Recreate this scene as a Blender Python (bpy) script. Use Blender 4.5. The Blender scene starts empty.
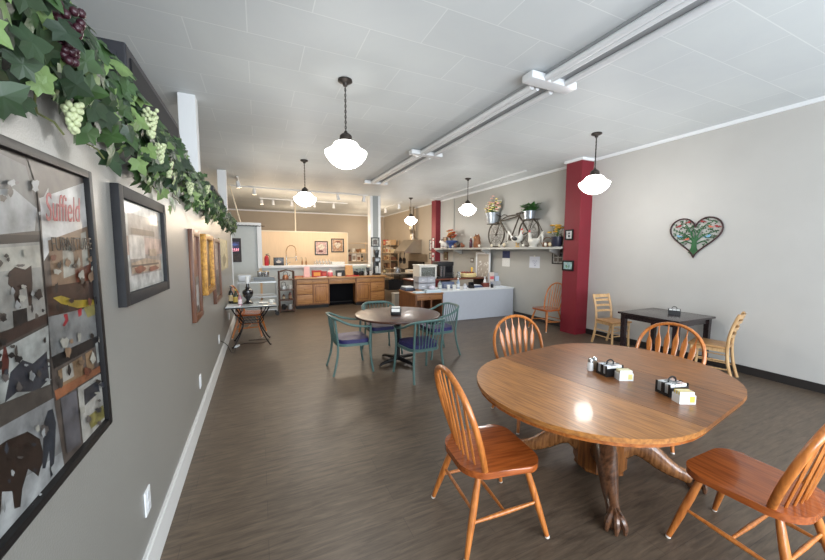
import bpy, bmesh, math, random
from mathutils import Vector, Matrix, Euler
R = random.Random(7)
PI = math.pi
COL = bpy.context.scene.collection

# ------------------------------------------------------------------ materials
def lin(c):
    out = []
    for v in c:
        v = v / 255.0
        out.append(v / 12.92 if v <= 0.04045 else ((v + 0.055) / 1.055) ** 2.4)
    return (*out, 1.0)

MC = {}
def mat(name, col, rough=0.5, metal=0.0, var=0.0, scale=12.0, stretch=(1, 1, 1), bump=0.0, bscale=60.0,
        emit=0.0, ecol=None, coat=0.0, trans=0.0, alpha=1.0, spec=0.5, detail=4.0, col2=None, contrast=(0.3, 0.7)):
    if name in MC:
        return MC[name]
    m = bpy.data.materials.new(name)
    m.use_nodes = True
    nt = m.node_tree
    b = nt.nodes['Principled BSDF']
    b.inputs['Roughness'].default_value = rough
    b.inputs['Metallic'].default_value = metal
    b.inputs['Coat Weight'].default_value = coat
    b.inputs['Coat Roughness'].default_value = 0.06
    b.inputs['Transmission Weight'].default_value = trans
    b.inputs['Alpha'].default_value = alpha
    b.inputs['Specular IOR Level'].default_value = spec
    b.inputs['Base Color'].default_value = lin(col)
    tc = nt.nodes.new('ShaderNodeTexCoord')
    mp = nt.nodes.new('ShaderNodeMapping')
    mp.inputs['Scale'].default_value = stretch
    nt.links.new(tc.outputs['Object'], mp.inputs['Vector'])
    nz = nt.nodes.new('ShaderNodeTexNoise')
    nz.inputs['Scale'].default_value = scale
    nz.inputs['Detail'].default_value = detail
    nt.links.new(mp.outputs['Vector'], nz.inputs['Vector'])
    if var > 0 or col2:
        rp = nt.nodes.new('ShaderNodeValToRGB')
        rp.color_ramp.elements[0].position = contrast[0]
        rp.color_ramp.elements[1].position = contrast[1]
        c1 = lin(col)
        if col2:
            rp.color_ramp.elements[0].color = lin(col2)
            rp.color_ramp.elements[1].color = c1
        else:
            rp.color_ramp.elements[0].color = tuple(min(1, v * (1 - var)) for v in c1[:3]) + (1,)
            rp.color_ramp.elements[1].color = tuple(min(1, v * (1 + var)) for v in c1[:3]) + (1,)
        nt.links.new(nz.outputs['Fac'], rp.inputs['Fac'])
        nt.links.new(rp.outputs['Color'], b.inputs['Base Color'])
    if bump > 0:
        n2 = nt.nodes.new('ShaderNodeTexNoise')
        n2.inputs['Scale'].default_value = bscale
        n2.inputs['Detail'].default_value = 3
        nt.links.new(mp.outputs['Vector'], n2.inputs['Vector'])
        bp = nt.nodes.new('ShaderNodeBump')
        bp.inputs['Strength'].default_value = bump
        bp.inputs['Distance'].default_value = 0.01
        nt.links.new(n2.outputs['Fac'], bp.inputs['Height'])
        nt.links.new(bp.outputs['Normal'], b.inputs['Normal'])
    if emit > 0:
        b.inputs['Emission Color'].default_value = lin(ecol or col)
        b.inputs['Emission Strength'].default_value = emit
    MC[name] = m
    return m

def wood(name, col, col2, axis=0, rough=0.3, scale=6.0, coat=0.0, bump=0.03):
    st = [9.0, 9.0, 9.0]
    st[axis] = 0.7
    return mat(name, col, rough=rough, col2=col2, scale=scale, stretch=tuple(st), bump=bump, bscale=20, coat=coat, detail=6, contrast=(0.32, 0.62))

# ------------------------------------------------------------------ mesh builder
class MB:
    def __init__(self):
        self.bm = bmesh.new()
        self.mi = 0
    def m(self, i):
        self.mi = i
        return self
    def _new(self, fs):
        for f in fs:
            f.material_index = self.mi
    def poly(self, pts):
        vs = [self.bm.verts.new(p) for p in pts]
        f = self.bm.faces.new(vs)
        f.material_index = self.mi
        return self
    def box(self, c, s, rot=(0, 0, 0), bev=0.0, seg=2):
        mt = Matrix.Translation(c) @ Euler(rot).to_matrix().to_4x4() @ Matrix.Diagonal((s[0], s[1], s[2], 1))
        r = bmesh.ops.create_cube(self.bm, size=1.0, matrix=mt)
        vs = set(r['verts'])
        fs = [f for f in self.bm.faces if f.verts[0] in vs] if len(self.bm.faces) < 200 else list({f for v in vs for f in v.link_faces})
        self._new(fs)
        if bev > 0:
            es = list({e for v in vs for e in v.link_edges})
            r = bmesh.ops.bevel(self.bm, geom=es, offset=bev, segments=seg, profile=0.7, affect='EDGES')
            self._new(r['faces'])
        return self
    def b2(self, lo, hi, bev=0.0):
        c = [(a + b) / 2 for a, b in zip(lo, hi)]
        s = [abs(b - a) for a, b in zip(lo, hi)]
        return self.box(c, s, bev=bev)
    def bar(self, p0, p1, w, h, bev=0.0, up=(0, 0, 1)):
        p0, p1 = Vector(p0), Vector(p1)
        d = p1 - p0
        L = d.length
        d.normalize()
        u = Vector(up)
        if abs(d.dot(u)) > 0.98:
            u = Vector((1, 0, 0))
        y = u.cross(d).normalized()
        z = d.cross(y)
        rm = Matrix((d, y, z)).transposed()
        mt = Matrix.Translation((p0 + p1) / 2) @ rm.to_4x4() @ Matrix.Diagonal((L, w, h, 1))
        r = bmesh.ops.create_cube(self.bm, size=1.0, matrix=mt)
        vs = r['verts']
        self._new({f for v in vs for f in v.link_faces})
        if bev > 0:
            r = bmesh.ops.bevel(self.bm, geom=list({e for v in vs for e in v.link_edges}), offset=bev, segments=2, profile=0.7, affect='EDGES')
            self._new(r['faces'])
        return self
    def tube(self, pts, r, n=8, closed=False, flat=1.0, up=None, caps=True):
        pts = [Vector(p) for p in pts]
        N = len(pts)
        rs = r if isinstance(r, (list, tuple)) else [r] * N
        rings = []
        prev = None
        for i, p in enumerate(pts):
            if closed:
                t = pts[(i + 1) % N] - pts[(i - 1) % N]
            else:
                t = pts[min(i + 1, N - 1)] - pts[max(i - 1, 0)]
            if t.length < 1e-9:
                t = Vector((0, 0, 1))
            t.normalize()
            if prev is None:
                a = Vector(up) if up else (Vector((0, 0, 1)) if abs(t.z) < 0.9 else Vector((1, 0, 0)))
            else:
                a = Vector(up) if up else prev
            a = a - t * a.dot(t)
            if a.length < 1e-6:
                a = t.orthogonal()
            a.normalize()
            prev = a
            bb = t.cross(a)
            rings.append([self.bm.verts.new(p + a * (math.cos(2 * PI * k / n) * rs[i]) + bb * (math.sin(2 * PI * k / n) * rs[i] * flat)) for k in range(n)])
        M = N if closed else N - 1
        for i in range(M):
            A, B = rings[i], rings[(i + 1) % N]
            for k in range(n):
                f = self.bm.faces.new((A[k], A[(k + 1) % n], B[(k + 1) % n], B[k]))
                f.material_index = self.mi
        if not closed and caps:
            self._new([self.bm.faces.new(rings[0][::-1]), self.bm.faces.new(rings[-1])])
        return self
    def cyl(self, c, r, h, n=20, r2=None):
        c = Vector(c)
        return self.lathe([(r, 0), (r if r2 is None else r2, h)], c, n)
    def lathe(self, prof, c=(0, 0, 0), n=24, rot=None, closed=True, lobes=None):
        c = Vector(c)
        mt = Euler(rot).to_matrix() if rot else Matrix.Identity(3)
        rings = []
        for (r, z) in prof:
            if r < 1e-5:
                rings.append([self.bm.verts.new(c + mt @ Vector((0, 0, z)))])
            else:
                ring = []
                for k in range(n):
                    a = 2 * PI * k / n
                    rr = r * (1 + (lobes[1] * math.cos(lobes[0] * a) if lobes else 0))
                    ring.append(self.bm.verts.new(c + mt @ Vector((rr * math.cos(a), rr * math.sin(a), z))))
                rings.append(ring)
        for A, B in zip(rings, rings[1:]):
            for k in range(n):
                if len(A) == 1 and len(B) == 1:
                    continue
                if len(A) == 1:
                    vs = (A[0], B[(k + 1) % n], B[k])
                elif len(B) == 1:
                    vs = (A[k], A[(k + 1) % n], B[0])
                else:
                    vs = (A[k], A[(k + 1) % n], B[(k + 1) % n], B[k])
                f = self.bm.faces.new(vs)
                f.material_index = self.mi
        if closed:
            if len(rings[0]) > 1:
                self._new([self.bm.faces.new(rings[0][::-1])])
            if len(rings[-1]) > 1:
                self._new([self.bm.faces.new(rings[-1])])
        return self
    def ell(self, c, s, n=14, rot=None):
        k = max(5, n // 2)
        prof = [(math.sin(PI * i / k), -math.cos(PI * i / k)) for i in range(k + 1)]
        v0 = len(self.bm.verts)
        self.lathe(prof, (0, 0, 0), n)
        self.bm.verts.ensure_lookup_table()
        vs = self.bm.verts[v0:] if v0 else list(self.bm.verts)
        mt = Matrix.Translation(c) @ (Euler(rot).to_matrix().to_4x4() if rot else Matrix.Identity(4)) @ Matrix.Diagonal((s[0], s[1], s[2], 1))
        bmesh.ops.transform(self.bm, matrix=mt, verts=vs)
        return self
    def prism(self, pts, fn, t0, t1, bev=0.0):
        """pts: 2D outline; fn(u, v, t) -> 3D"""
        A = [self.bm.verts.new(fn(u, v, t0)) for u, v in pts]
        B = [self.bm.verts.new(fn(u, v, t1)) for u, v in pts]
        n = len(pts)
        fs = [self.bm.faces.new(A[::-1]), self.bm.faces.new(B)]
        for k in range(n):
            fs.append(self.bm.faces.new((A[k], A[(k + 1) % n], B[(k + 1) % n], B[k])))
        self._new(fs)
        if bev > 0:
            es = [e for e in (fs[0].edges[:] + fs[1].edges[:])]
            r = bmesh.ops.bevel(self.bm, geom=list(set(es)), offset=bev, segments=3, profile=0.6, affect='EDGES')
            self._new(r['faces'])
        return self
    def build(self, name, mats, parent=None, smooth=True, ang=40):
        bm = self.bm
        bmesh.ops.recalc_face_normals(bm, faces=bm.faces[:])
        if smooth:
            for f in bm.faces:
                f.smooth = True
            ca = math.radians(ang)
            for e in bm.edges:
                if len(e.link_faces) != 2 or e.calc_face_angle(0) > ca:
                    e.smooth = False
        me = bpy.data.meshes.new(name)
        bm.to_mesh(me)
        bm.free()
        for mm in (mats if isinstance(mats, (list, tuple)) else [mats]):
            me.materials.append(mm)
        o = bpy.data.objects.new(name, me)
        COL.objects.link(o)
        if parent:
            o.parent = parent
        return o

def tag(o, label=None, cat=None, group=None, kind=None):
    if label: o['label'] = label
    if cat: o['category'] = cat
    if group: o['group'] = group
    if kind: o['kind'] = kind
    return o

def thing(name, label, cat, loc=(0, 0, 0), rz=0.0, group=None):
    o = bpy.data.objects.new(name, None)
    o.empty_display_size = 0.1
    COL.objects.link(o)
    o.location = loc
    o.rotation_euler = (0, 0, rz)
    return tag(o, label, cat, group)

def struct(name, mb, m, smooth=False):
    return tag(mb.build(name, m, None, smooth), kind='structure')

def dup(root, loc, rz, label, group=None):
    r = root.copy()
    COL.objects.link(r)
    r.location = loc
    r.rotation_euler = (0, 0, rz)
    r['label'] = label
    if group: r['group'] = group
    for ch in list(root.children):
        c = ch.copy()
        COL.objects.link(c)
        c.parent = r
        for g in list(ch.children):
            d = g.copy()
            COL.objects.link(d)
            d.parent = c
    return r

def text(s, size, mt, parent, name='lettering', loc=(0, 0, 0), rot=(0, 0, 0), shear=0.0, extrude=0.0005, sx=1.0, align='LEFT', bold=0.0):
    cu = bpy.data.curves.new(name, 'FONT')
    cu.body = s
    cu.size = size
    cu.shear = shear
    cu.extrude = extrude
    cu.offset = bold
    cu.align_x = align
    o = bpy.data.objects.new(name, cu)
    COL.objects.link(o)
    dg = bpy.context.evaluated_depsgraph_get()
    me = bpy.data.meshes.new_from_object(o.evaluated_get(dg))
    me.name = name
    me.materials.clear()
    me.materials.append(mt)
    bpy.data.objects.remove(o)
    t = bpy.data.objects.new(name, me)
    COL.objects.link(t)
    t.parent = parent
    t.location = loc
    t.rotation_euler = rot
    t.scale = (sx, 1, 1)
    return t

def arc(cx, cy, r, a0, a1, n):
    return [(cx + r * math.cos(math.radians(a0 + (a1 - a0) * i / n)), cy + r * math.sin(math.radians(a0 + (a1 - a0) * i / n))) for i in range(n + 1)]

def bez(p0, p1, p2, p3, n=12):
    p0, p1, p2, p3 = map(Vector, (p0, p1, p2, p3))
    out = []
    for i in range(n + 1):
        t = i / n
        out.append(p0 * (1 - t) ** 3 + p1 * 3 * t * (1 - t) ** 2 + p2 * 3 * t * t * (1 - t) + p3 * t ** 3)
    return out

def spline(pts, k=6):
    """Catmull-Rom through pts"""
    P = [Vector(p) for p in pts]
    out = []
    for i in range(len(P) - 1):
        a, b, c, d = P[max(i - 1, 0)], P[i], P[i + 1], P[min(i + 2, len(P) - 1)]
        for j in range(k):
            t = j / k
            out.append(0.5 * ((2 * b) + (c - a) * t + (2 * a - 5 * b + 4 * c - d) * t * t + (3 * b - a - 3 * c + d) * t ** 3))
    out.append(P[-1])
    return out
# ------------------------------------------------------------------ dimensions (metres)
XL, XR = -0.565, 6.15          # faces of the left partition and of the right wall
ZC = 3.53                      # ceiling
YB = 17.2                      # back wall
YF = -2.2                      # shop front behind the camera
XO = -2.6                      # outer left wall beyond the partition

# ------------------------------------------------------------------ shell materials
def brick_mat(name, c1, c2, cm, w, h, mortar, offs, rough, bump, rot=0.0, streak=None, shift=(0, 0, 0), spec=0.5, bdist=0.004):
    m = bpy.data.materials.new(name)
    m.use_nodes = True
    nt = m.node_tree
    b = nt.nodes['Principled BSDF']
    b.inputs['Roughness'].default_value = rough
    b.inputs['Specular IOR Level'].default_value = spec
    tc = nt.nodes.new('ShaderNodeTexCoord')
    mp = nt.nodes.new('ShaderNodeMapping')
    mp.inputs['Rotation'].default_value = (0, 0, rot)
    mp.inputs['Location'].default_value = shift
    nt.links.new(tc.outputs['Object'], mp.inputs['Vector'])
    bt = nt.nodes.new('ShaderNodeTexBrick')
    bt.offset = offs
    bt.inputs['Color1'].default_value = lin(c1)
    bt.inputs['Color2'].default_value = lin(c2)
    bt.inputs['Mortar'].default_value = lin(cm)
    bt.inputs['Scale'].default_value = 1.0
    bt.inputs['Mortar Size'].default_value = mortar
    bt.inputs['Mortar Smooth'].default_value = 0.3
    bt.inputs['Bias'].default_value = 0.0
    bt.inputs['Brick Width'].default_value = w
    bt.inputs['Row Height'].default_value = h
    nt.links.new(mp.outputs['Vector'], bt.inputs['Vector'])
    out = bt.outputs['Color']
    if streak:
        m2 = nt.nodes.new('ShaderNodeMapping')
        m2.inputs['Scale'].default_value = streak[0]
        nt.links.new(tc.outputs['Object'], m2.inputs['Vector'])
        nz = nt.nodes.new('ShaderNodeTexNoise')
        nz.inputs['Scale'].default_value = streak[1]
        nz.inputs['Detail'].default_value = 8
        nz.inputs['Roughness'].default_value = 0.65
        nz.inputs['Distortion'].default_value = 0.6
        nt.links.new(m2.outputs['Vector'], nz.inputs['Vector'])
        rp = nt.nodes.new('ShaderNodeValToRGB')
        rp.color_ramp.elements[0].position = 0.3
        rp.color_ramp.elements[1].position = 0.72
        lo, hi = streak[2], streak[3]
        rp.color_ramp.elements[0].color = (lo, lo, lo, 1)
        rp.color_ramp.elements[1].color = (hi, hi, hi * 0.97, 1)
        nt.links.new(nz.outputs['Fac'], rp.inputs['Fac'])
        mx = nt.nodes.new('ShaderNodeMix')
        mx.data_type = 'RGBA'
        mx.blend_type = 'MULTIPLY'
        mx.inputs[0].default_value = 1.0
        nt.links.new(out, mx.inputs[6])
        nt.links.new(rp.outputs['Color'], mx.inputs[7])
        out = mx.outputs[2]
    nt.links.new(out, b.inputs['Base Color'])
    if bump:
        bp = nt.nodes.new('ShaderNodeBump')
        bp.invert = True
        bp.inputs['Strength'].default_value = bump
        bp.inputs['Distance'].default_value = bdist
        nt.links.new(bt.outputs['Fac'], bp.inputs['Height'])
        nt.links.new(bp.outputs['Normal'], b.inputs['Normal'])
    return m

M_FLOOR = brick_mat('floor_planks', (98, 84, 71), (91, 78, 66), (76, 65, 56), 1.25, 0.17, 0.0018, 0.37, 0.42, 0.08,
                    streak=((1.6, 13, 1), 2.8, 0.48, 1.26), spec=0.45)
M_CEIL = brick_mat('ceiling_tiles', (210, 215, 218), (205, 210, 213), (224, 228, 230), 0.93, 0.474, 0.005, 0.5, 0.6, 0.12,  # joints lighter than the tiles: edge highlights put into the colour
                   shift=(0.025, -0.49 + 0.474 * 0, 0), bdist=0.006, streak=((1, 1, 1), 0.6, 0.93, 1.03))
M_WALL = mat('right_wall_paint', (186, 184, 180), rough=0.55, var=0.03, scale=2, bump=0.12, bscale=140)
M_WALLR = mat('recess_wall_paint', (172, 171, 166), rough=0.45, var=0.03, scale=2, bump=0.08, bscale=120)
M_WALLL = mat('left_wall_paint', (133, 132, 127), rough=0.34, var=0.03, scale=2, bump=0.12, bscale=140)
M_TAN = mat('kitchen_wall_paint', (178, 165, 148), rough=0.6, var=0.03, scale=2)
M_PEACH = mat('peach_partition_paint', (226, 198, 164), rough=0.5, var=0.04, scale=3, stretch=(6, 6, 0.6))
M_GREYP = mat('alcove_paint', (198, 203, 202), rough=0.6, var=0.02)
M_TRIM = mat('white_trim_paint', (228, 230, 232), rough=0.4)
M_TRIMW = mat('cream_trim_paint', (226, 214, 192), rough=0.45)
M_BLACKBASE = mat('black_vinyl_base', (38, 35, 34), rough=0.45)
M_RED = mat('red_pillar_paint', (118, 24, 38), rough=0.5, var=0.04, scale=3)

# ------------------------------------------------------------------ shell
struct('floor', MB().b2((XO - 0.1, YF - 0.1, -0.1), (XR + 0.35, YB + 0.1, 0)), M_FLOOR)
struct('ceiling', MB().b2((XO - 0.1, YF - 0.1, ZC), (XR + 0.35, YB + 0.1, ZC + 0.1)), M_CEIL)
ZP = 2.33                      # top of the left partition
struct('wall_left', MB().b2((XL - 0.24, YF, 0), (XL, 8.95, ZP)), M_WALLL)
struct('wall_outer', MB().b2((XO - 0.1, YF, 0), (XO, YB, ZC)), M_GREYP)
struct('wall_right', MB().m(0).b2((XR, YF, 0), (XR + 0.15, 4.9, ZC)).m(1).b2((XR, 4.9, 0), (XR + 0.15, 11.25, ZC)).m(2).b2((XR, 11.25, 0), (XR + 0.15, YB, ZC)), [M_WALL, M_WALLR, M_TAN])
struct('wall_back', MB().b2((XO, YB, 0), (XR + 0.15, YB + 0.1, ZC)), M_TAN)
# shop front behind the camera: a low sill, a head beam and mullions round open glazing
struct('wall_front', MB().b2((XO, YF - 0.1, 0), (XR + 0.15, YF, 0.45)).b2((XO, YF - 0.1, 3.0), (XR + 0.15, YF, ZC))
       .b2((XO, YF - 0.1, 0.45), (XL - 0.24, YF, 3.0)).b2((1.6, YF - 0.1, 0.45), (1.72, YF, 3.0)).b2((3.9, YF - 0.1, 0.45), (4.02, YF, 3.0)), M_TRIM)
# partition behind the sink, half wall with ledge, alcove panel
struct('wall_middle', MB().b2((-0.75, 13.5, 0), (3.24, 13.6, 2.38)), M_PEACH)
struct('trim_1', MB().b2((-0.77, 13.47, 2.38), (3.27, 13.63, 2.42)).b2((3.24, 13.47, 0), (3.28, 13.63, 2.42)), M_TRIMW)
struct('wall_half', MB().b2((0.08, 11.06, 0), (3.44, 11.2, 1.17)), M_GREYP)
struct('trim_2', MB().b2((0.08, 10.98, 1.17), (3.44, 11.55, 1.235), bev=0.006), M_TRIM)
struct('wall_alcove', MB().b2((-0.9, 11.06, 0), (0.02, 11.2, 2.42)), M_GREYP)
struct('trim_3', MB().b2((-0.02, 11.0, 1.17), (0.10, 11.24, 2.5)).b2((-0.92, 11.0, 2.42), (-0.02, 11.24, 2.5)), M_TRIM)
struct('trim_4', MB().b2((XL - 0.26, 8.95, 0), (XL + 0.015, 9.0, ZP)), M_TRIM)
# crown, baseboards, wall step
struct('trim_5', MB().b2((XR - 0.035, YF, ZC - 0.05), (XR, 4.82, ZC)).b2((XR - 0.035, 5.19, ZC - 0.05), (XR, YB, ZC)).b2((5.79, 4.79, ZC - 0.05), (XR, 4.82, ZC)).b2((5.79, 4.82, ZC - 0.05), (5.82, 5.22, ZC))
       .b2((-1.2, YB - 0.03, ZC - 0.06), (XR, YB, ZC)), M_TRIM)
struct('trim_6', MB().b2((XR - 0.03, 10.1, 0.0), (XR, 11.02, ZC - 0.05)), M_WALLR)
struct('baseboard_left', MB().b2((XL, YF, 0), (XL + 0.015, 8.95, 0.17)).b2((XL, YF, 0.17), (XL + 0.009, 8.95, 0.195)), mat('white_baseboard_paint', (214, 214, 212), rough=0.45))
struct('baseboard_right', MB().b2((XR - 0.012, YF, 0), (XR, 4.82, 0.11)).b2((XR - 0.012, 5.19, 0), (XR, 7.0, 0.11)), M_BLACKBASE)
# red pillars, white columns
struct('pillar_near', MB().b2((5.82, 4.82, 0), (XR, 5.19, ZC)), M_RED)
struct('pillar_far', MB().b2((5.92, 11.02, 0), (XR, 11.35, ZC)), M_RED)
struct('column_left', MB().b2((-0.80, 4.88, ZP), (-0.625, 5.06, ZC)), M_TRIM)
struct('column_left_far', MB().b2((-0.80, 9.05, 0), (-0.625, 9.25, ZC)), M_TRIM)
struct('column_middle', MB().m(0).b2((3.47, 11.1, 0), (3.83, 11.4, ZC)).m(1).b2((3.555, 11.095, 0), (3.745, 11.1, ZC)), [M_TRIM, mat('column_inset_grey', (150, 155, 155), rough=0.6)])
struct('trim_7', MB().cyl((1.30, 13.55, 2.42), 0.025, ZC - 2.42, 10).tube([(-0.67, 10.9, 3.5), (-0.44, 10.95, 2.5)], 0.017, 8), M_TRIMW)
# ------------------------------------------------------------------ chairs (all built facing +X, origin on the floor)
W_OR = wood('orange_oak', (196, 120, 56), (160, 90, 38), axis=2, rough=0.28, coat=0.25)
W_ORS = wood('orange_oak_seat', (164, 86, 38), (126, 60, 24), axis=0, rough=0.25, coat=0.35)
W_PALE = wood('pale_maple', (204, 168, 122), (178, 138, 94), axis=2, rough=0.35)
W_PALES = wood('pale_maple_seat', (180, 138, 92), (152, 108, 66), axis=0, rough=0.35)
M_TIP = mat('pale_foot_tip', (214, 206, 196), rough=0.5)

def seat_outline(w_f, w_r, xf, xr, n=10, rf=0.09):
    pts = []
    # front corners rounded, rear rounded more
    def corner(cx, cy, r, a0, a1):
        return arc(cx, cy, r, a0, a1, n)
    pts += corner(xf - rf, w_f / 2 - rf, rf, 0, 90)
    pts += corner(xr + 0.15, w_r / 2 - 0.15, 0.15, 90, 180)
    pts += corner(xr + 0.15, -w_r / 2 + 0.15, 0.15, 180, 270)
    pts += corner(xf - rf, -w_f / 2 + rf, rf, 270, 360)
    return pts

def windsor(name, label, loc, rz, arrow, group=None, wide=1.0):
    t = thing(name, label, 'chair', loc, rz, group)
    SZ = 0.465
    mb = MB().prism(seat_outline(0.505, 0.46, 0.245, -0.25, 10, 0.125), lambda u, v, k: (u, v, k), SZ - 0.038, SZ, bev=0.014)
    mb.build('seat', W_ORS, t)
    legs = {}
    for sx in (1, -1):
        for sy in (1, -1):
            top = Vector((0.155 * sx, 0.165 * sy, SZ - 0.035))
            foot = Vector((0.262 * sx + (0 if sx > 0 else -0.01), 0.255 * sy, 0.0))
            f = lambda q, top=top, foot=foot: top.lerp(foot, q)
            l = MB().tube([f(0), f(0.12), f(0.35), f(0.6), f(0.85), f(0.985)], [0.014, 0.018, 0.021, 0.020, 0.016, 0.0135], 12).build('leg', W_OR, t)
            MB().tube([f(0.975), f(1.0)], [0.0145, 0.0145], 10).build('foot_tip', M_TIP, l)
            legs[(sx, sy)] = f
    for sy in (1, -1):
        a, b = legs[(1, sy)](0.52), legs[(-1, sy)](0.58)
        MB().tube([a, a.lerp(b, 0.25), a.lerp(b, 0.5), a.lerp(b, 0.75), b], [0.008, 0.011, 0.0135, 0.011, 0.008], 10).build('stretcher', W_OR, t)
    a = legs[(1, 1)](0.52).lerp(legs[(-1, 1)](0.58), 0.5)
    b = legs[(1, -1)](0.52).lerp(legs[(-1, -1)](0.58), 0.5)
    MB().tube([a, a.lerp(b, 0.5), b], [0.008, 0.0125, 0.008], 10).build('stretcher', W_OR, t)
    a, b = legs[(-1, 1)](0.45), legs[(-1, -1)](0.45)
    MB().tube([a, a.lerp(b, 0.5), b], [0.008, 0.0115, 0.008], 10).build('stretcher', W_OR, t)
    # bow
    HT = 1.0
    wb, wm = (0.195, 0.275) if arrow else (0.205, 0.252)
    wm *= wide
    qs = [0.0, 0.12, 0.25, 0.38, 0.5, 0.62, 0.73, 0.82, 0.89, 0.94, 0.975, 0.993, 1.0]
    def bq(q, s):
        lat = wm * max(0.0, 1 - max(0, (q - 0.45) / 0.55) ** 2.5) ** 0.5
        if q < 0.45:
            lat = wb + (wm - wb) * math.sin(max(0.0, q) / 0.45 * PI / 2)
        return Vector((-0.135 - 0.17 * q, s * lat, SZ - 0.012 + (HT - SZ + 0.012) * q))
    path = [bq(q, 1) for q in qs] + [bq(q, -1) for q in qs[::-1][1:]]
    MB().tube(path, 0.0185, 10, flat=0.85, up=(1, 0, 0.2)).build('bow', W_OR, t)
    n = 6
    for i in range(n):
        s = (i - (n - 1) / 2) / ((n - 1) / 2)
        y0 = s * 0.135
        y1 = s * wm * 0.72
        # height where bow is at y1
        q = 1.0
        for k in range(200):
            qq = 1 - k / 400
            if bq(qq, 1).y >= abs(y1):
                q = qq
                break
        p0 = Vector((-0.165 - 0.02 * (1 - s * s), y0, SZ - 0.005))
        p1 = Vector((bq(q, 1).x, y1, bq(q, 1).z))
        d = p1 - p0
        if arrow:
            mb = MB()
            prof = [(0, 0.0065), (0.2, 0.011), (0.42, 0.017), (0.62, 0.024), (0.72, 0.025), (0.80, 0.014), (0.85, 0.0065), (1.0, 0.0055)]
            mb.tube([p0 + d * q_ for q_, w in prof], [w for q_, w in prof], 8, flat=1.0, up=(0, 1, 0))
            # flatten the paddle
            u = d.normalized()
            nrm = Vector((0, 1, 0)).cross(u).normalized()
            for v in mb.bm.verts:
                rel = v.co - p0
                h = rel.dot(nrm)
                qq = rel.dot(u) / d.length
                lim = 0.0055 if 0.12 < qq < 0.83 else 0.0065
                if abs(h) > lim:
                    v.co -= nrm * (h - math.copysign(lim, h))
            mb.build('spindle', W_OR, t)
        else:
            MB().tube([p0 + d * q_ for q_ in (0, .1, .3, .55, .8, 1)], [0.006, 0.0075, 0.0095, 0.0085, 0.007, 0.0055], 8).build('spindle', W_OR, t)
    return t

G_W = 'orange oak bow-back chairs'
windsor('windsor_chair', 'orange oak bow-back chair with thin round spindles, left of the oak pedestal table', (1.285, 1.665, 0), math.radians(-7), False, G_W)
windsor('windsor_chair', 'orange oak bow-back chair with its back cut off by the right photo edge', (2.43, 0.825, 0), math.radians(90), True, G_W)
windsor('windsor_chair', 'orange oak bow-back chair behind the oak table\'s far left edge, facing the camera', (2.45, 2.55, 0), math.radians(-102), True, G_W)
windsor('windsor_chair', 'orange oak arrow-spindle chair behind the oak table, in front of the black wall table', (3.35, 1.86, 0), math.radians(188), True, G_W)
windsor('windsor_chair', 'orange oak bow-back chair standing alone against the wall, half hidden by red pillar', (5.70, 5.46, 0), math.radians(180), False, G_W, 0.95)
windsor('windsor_chair', 'brown wooden chair tucked behind the wrought iron glass-top table', (-0.20, 7.44, 0), math.radians(-10), False, G_W)

def ladder_chair(name, label, loc, rz):
    t = thing(name, label, 'chair', loc, rz, 'pale wooden ladder-back chairs')
    SZ = 0.46
    MB().prism([(0.21, 0.215), (0.19, 0.225), (-0.20, 0.19), (-0.20, -0.19), (0.19, -0.225), (0.21, -0.215)], lambda u, v, k: (u, v, k), SZ - 0.03, SZ, bev=0.008).build('seat', W_PALES, t)
    for sy in (1, -1):
        MB().tube(spline([(0.175, 0.185 * sy, SZ - 0.03), (0.178, 0.186 * sy, 0.2), (0.185, 0.187 * sy, 0.0)], 3), 0.0185, 10).build('leg', W_PALE, t)
        mb = MB()
        path = spline([(-0.265, 0.178 * sy, 0.0), (-0.21, 0.178 * sy, 0.22), (-0.19, 0.178 * sy, 0.46), (-0.215, 0.178 * sy, 0.68), (-0.28, 0.178 * sy, 0.905)], 4)
        mb.tube(path, [0.019] * (len(path) - 1) + [0.015], 10, flat=1.25, up=(1, 0, 0))
        mb.build('back_post', W_PALE, t)
        for z in (0.16, 0.27):
            MB().tube([(0.18, 0.186 * sy, z), (-0.2 - (0.27 - z) * 0.15, 0.178 * sy, z)], 0.0085, 8).build('stretcher', W_PALE, t)
        MB().b2((-0.185, 0.175 * sy - 0.009, SZ - 0.075), (0.17, 0.175 * sy + 0.009, SZ - 0.03)).build('apron', W_PALE, t)
    for z in (0.20, 0.30):
        MB().tube([(0.18, 0.187, z), (0.18, -0.187, z)], 0.0085, 8).build('stretcher', W_PALE, t)
    MB().b2((0.165, -0.18, SZ - 0.075), (0.183, 0.18, SZ - 0.03)).build('apron', W_PALE, t)
    for z, h in ((0.60, 0.04), (0.695, 0.04), (0.79, 0.04), (0.868, 0.058)):
        x0 = -0.2 - max(0, z - 0.6) * 0.28 + (0.005)
        pts = []
        mb = MB()
        N = 8
        lo, hi = [], []
        for i in range(N + 1):
            y = -0.172 + 0.344 * i / N
            x = x0 - 0.028 * (1 - (2 * i / N - 1) ** 2)
            lo.append((x, y))
        outl = lo + [(x - 0.014, y) for x, y in lo[::-1]]
        mb.prism(outl, lambda u, v, k: (u - (k - z) * 0.28, v, k), z - h / 2, z + h / 2)
        mb.build('slat', W_PALE, t)
    return t
ladder_chair('ladder_back_chair', 'pale ladder-back chair at the black wall table, beside the red pillar', (5.82, 4.03, 0), math.radians(-97))
ladder_chair('ladder_back_chair', 'pale ladder-back chair at the black wall table\'s near end, seen edge-on', (5.64, 2.47, 0), math.radians(105))

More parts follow.
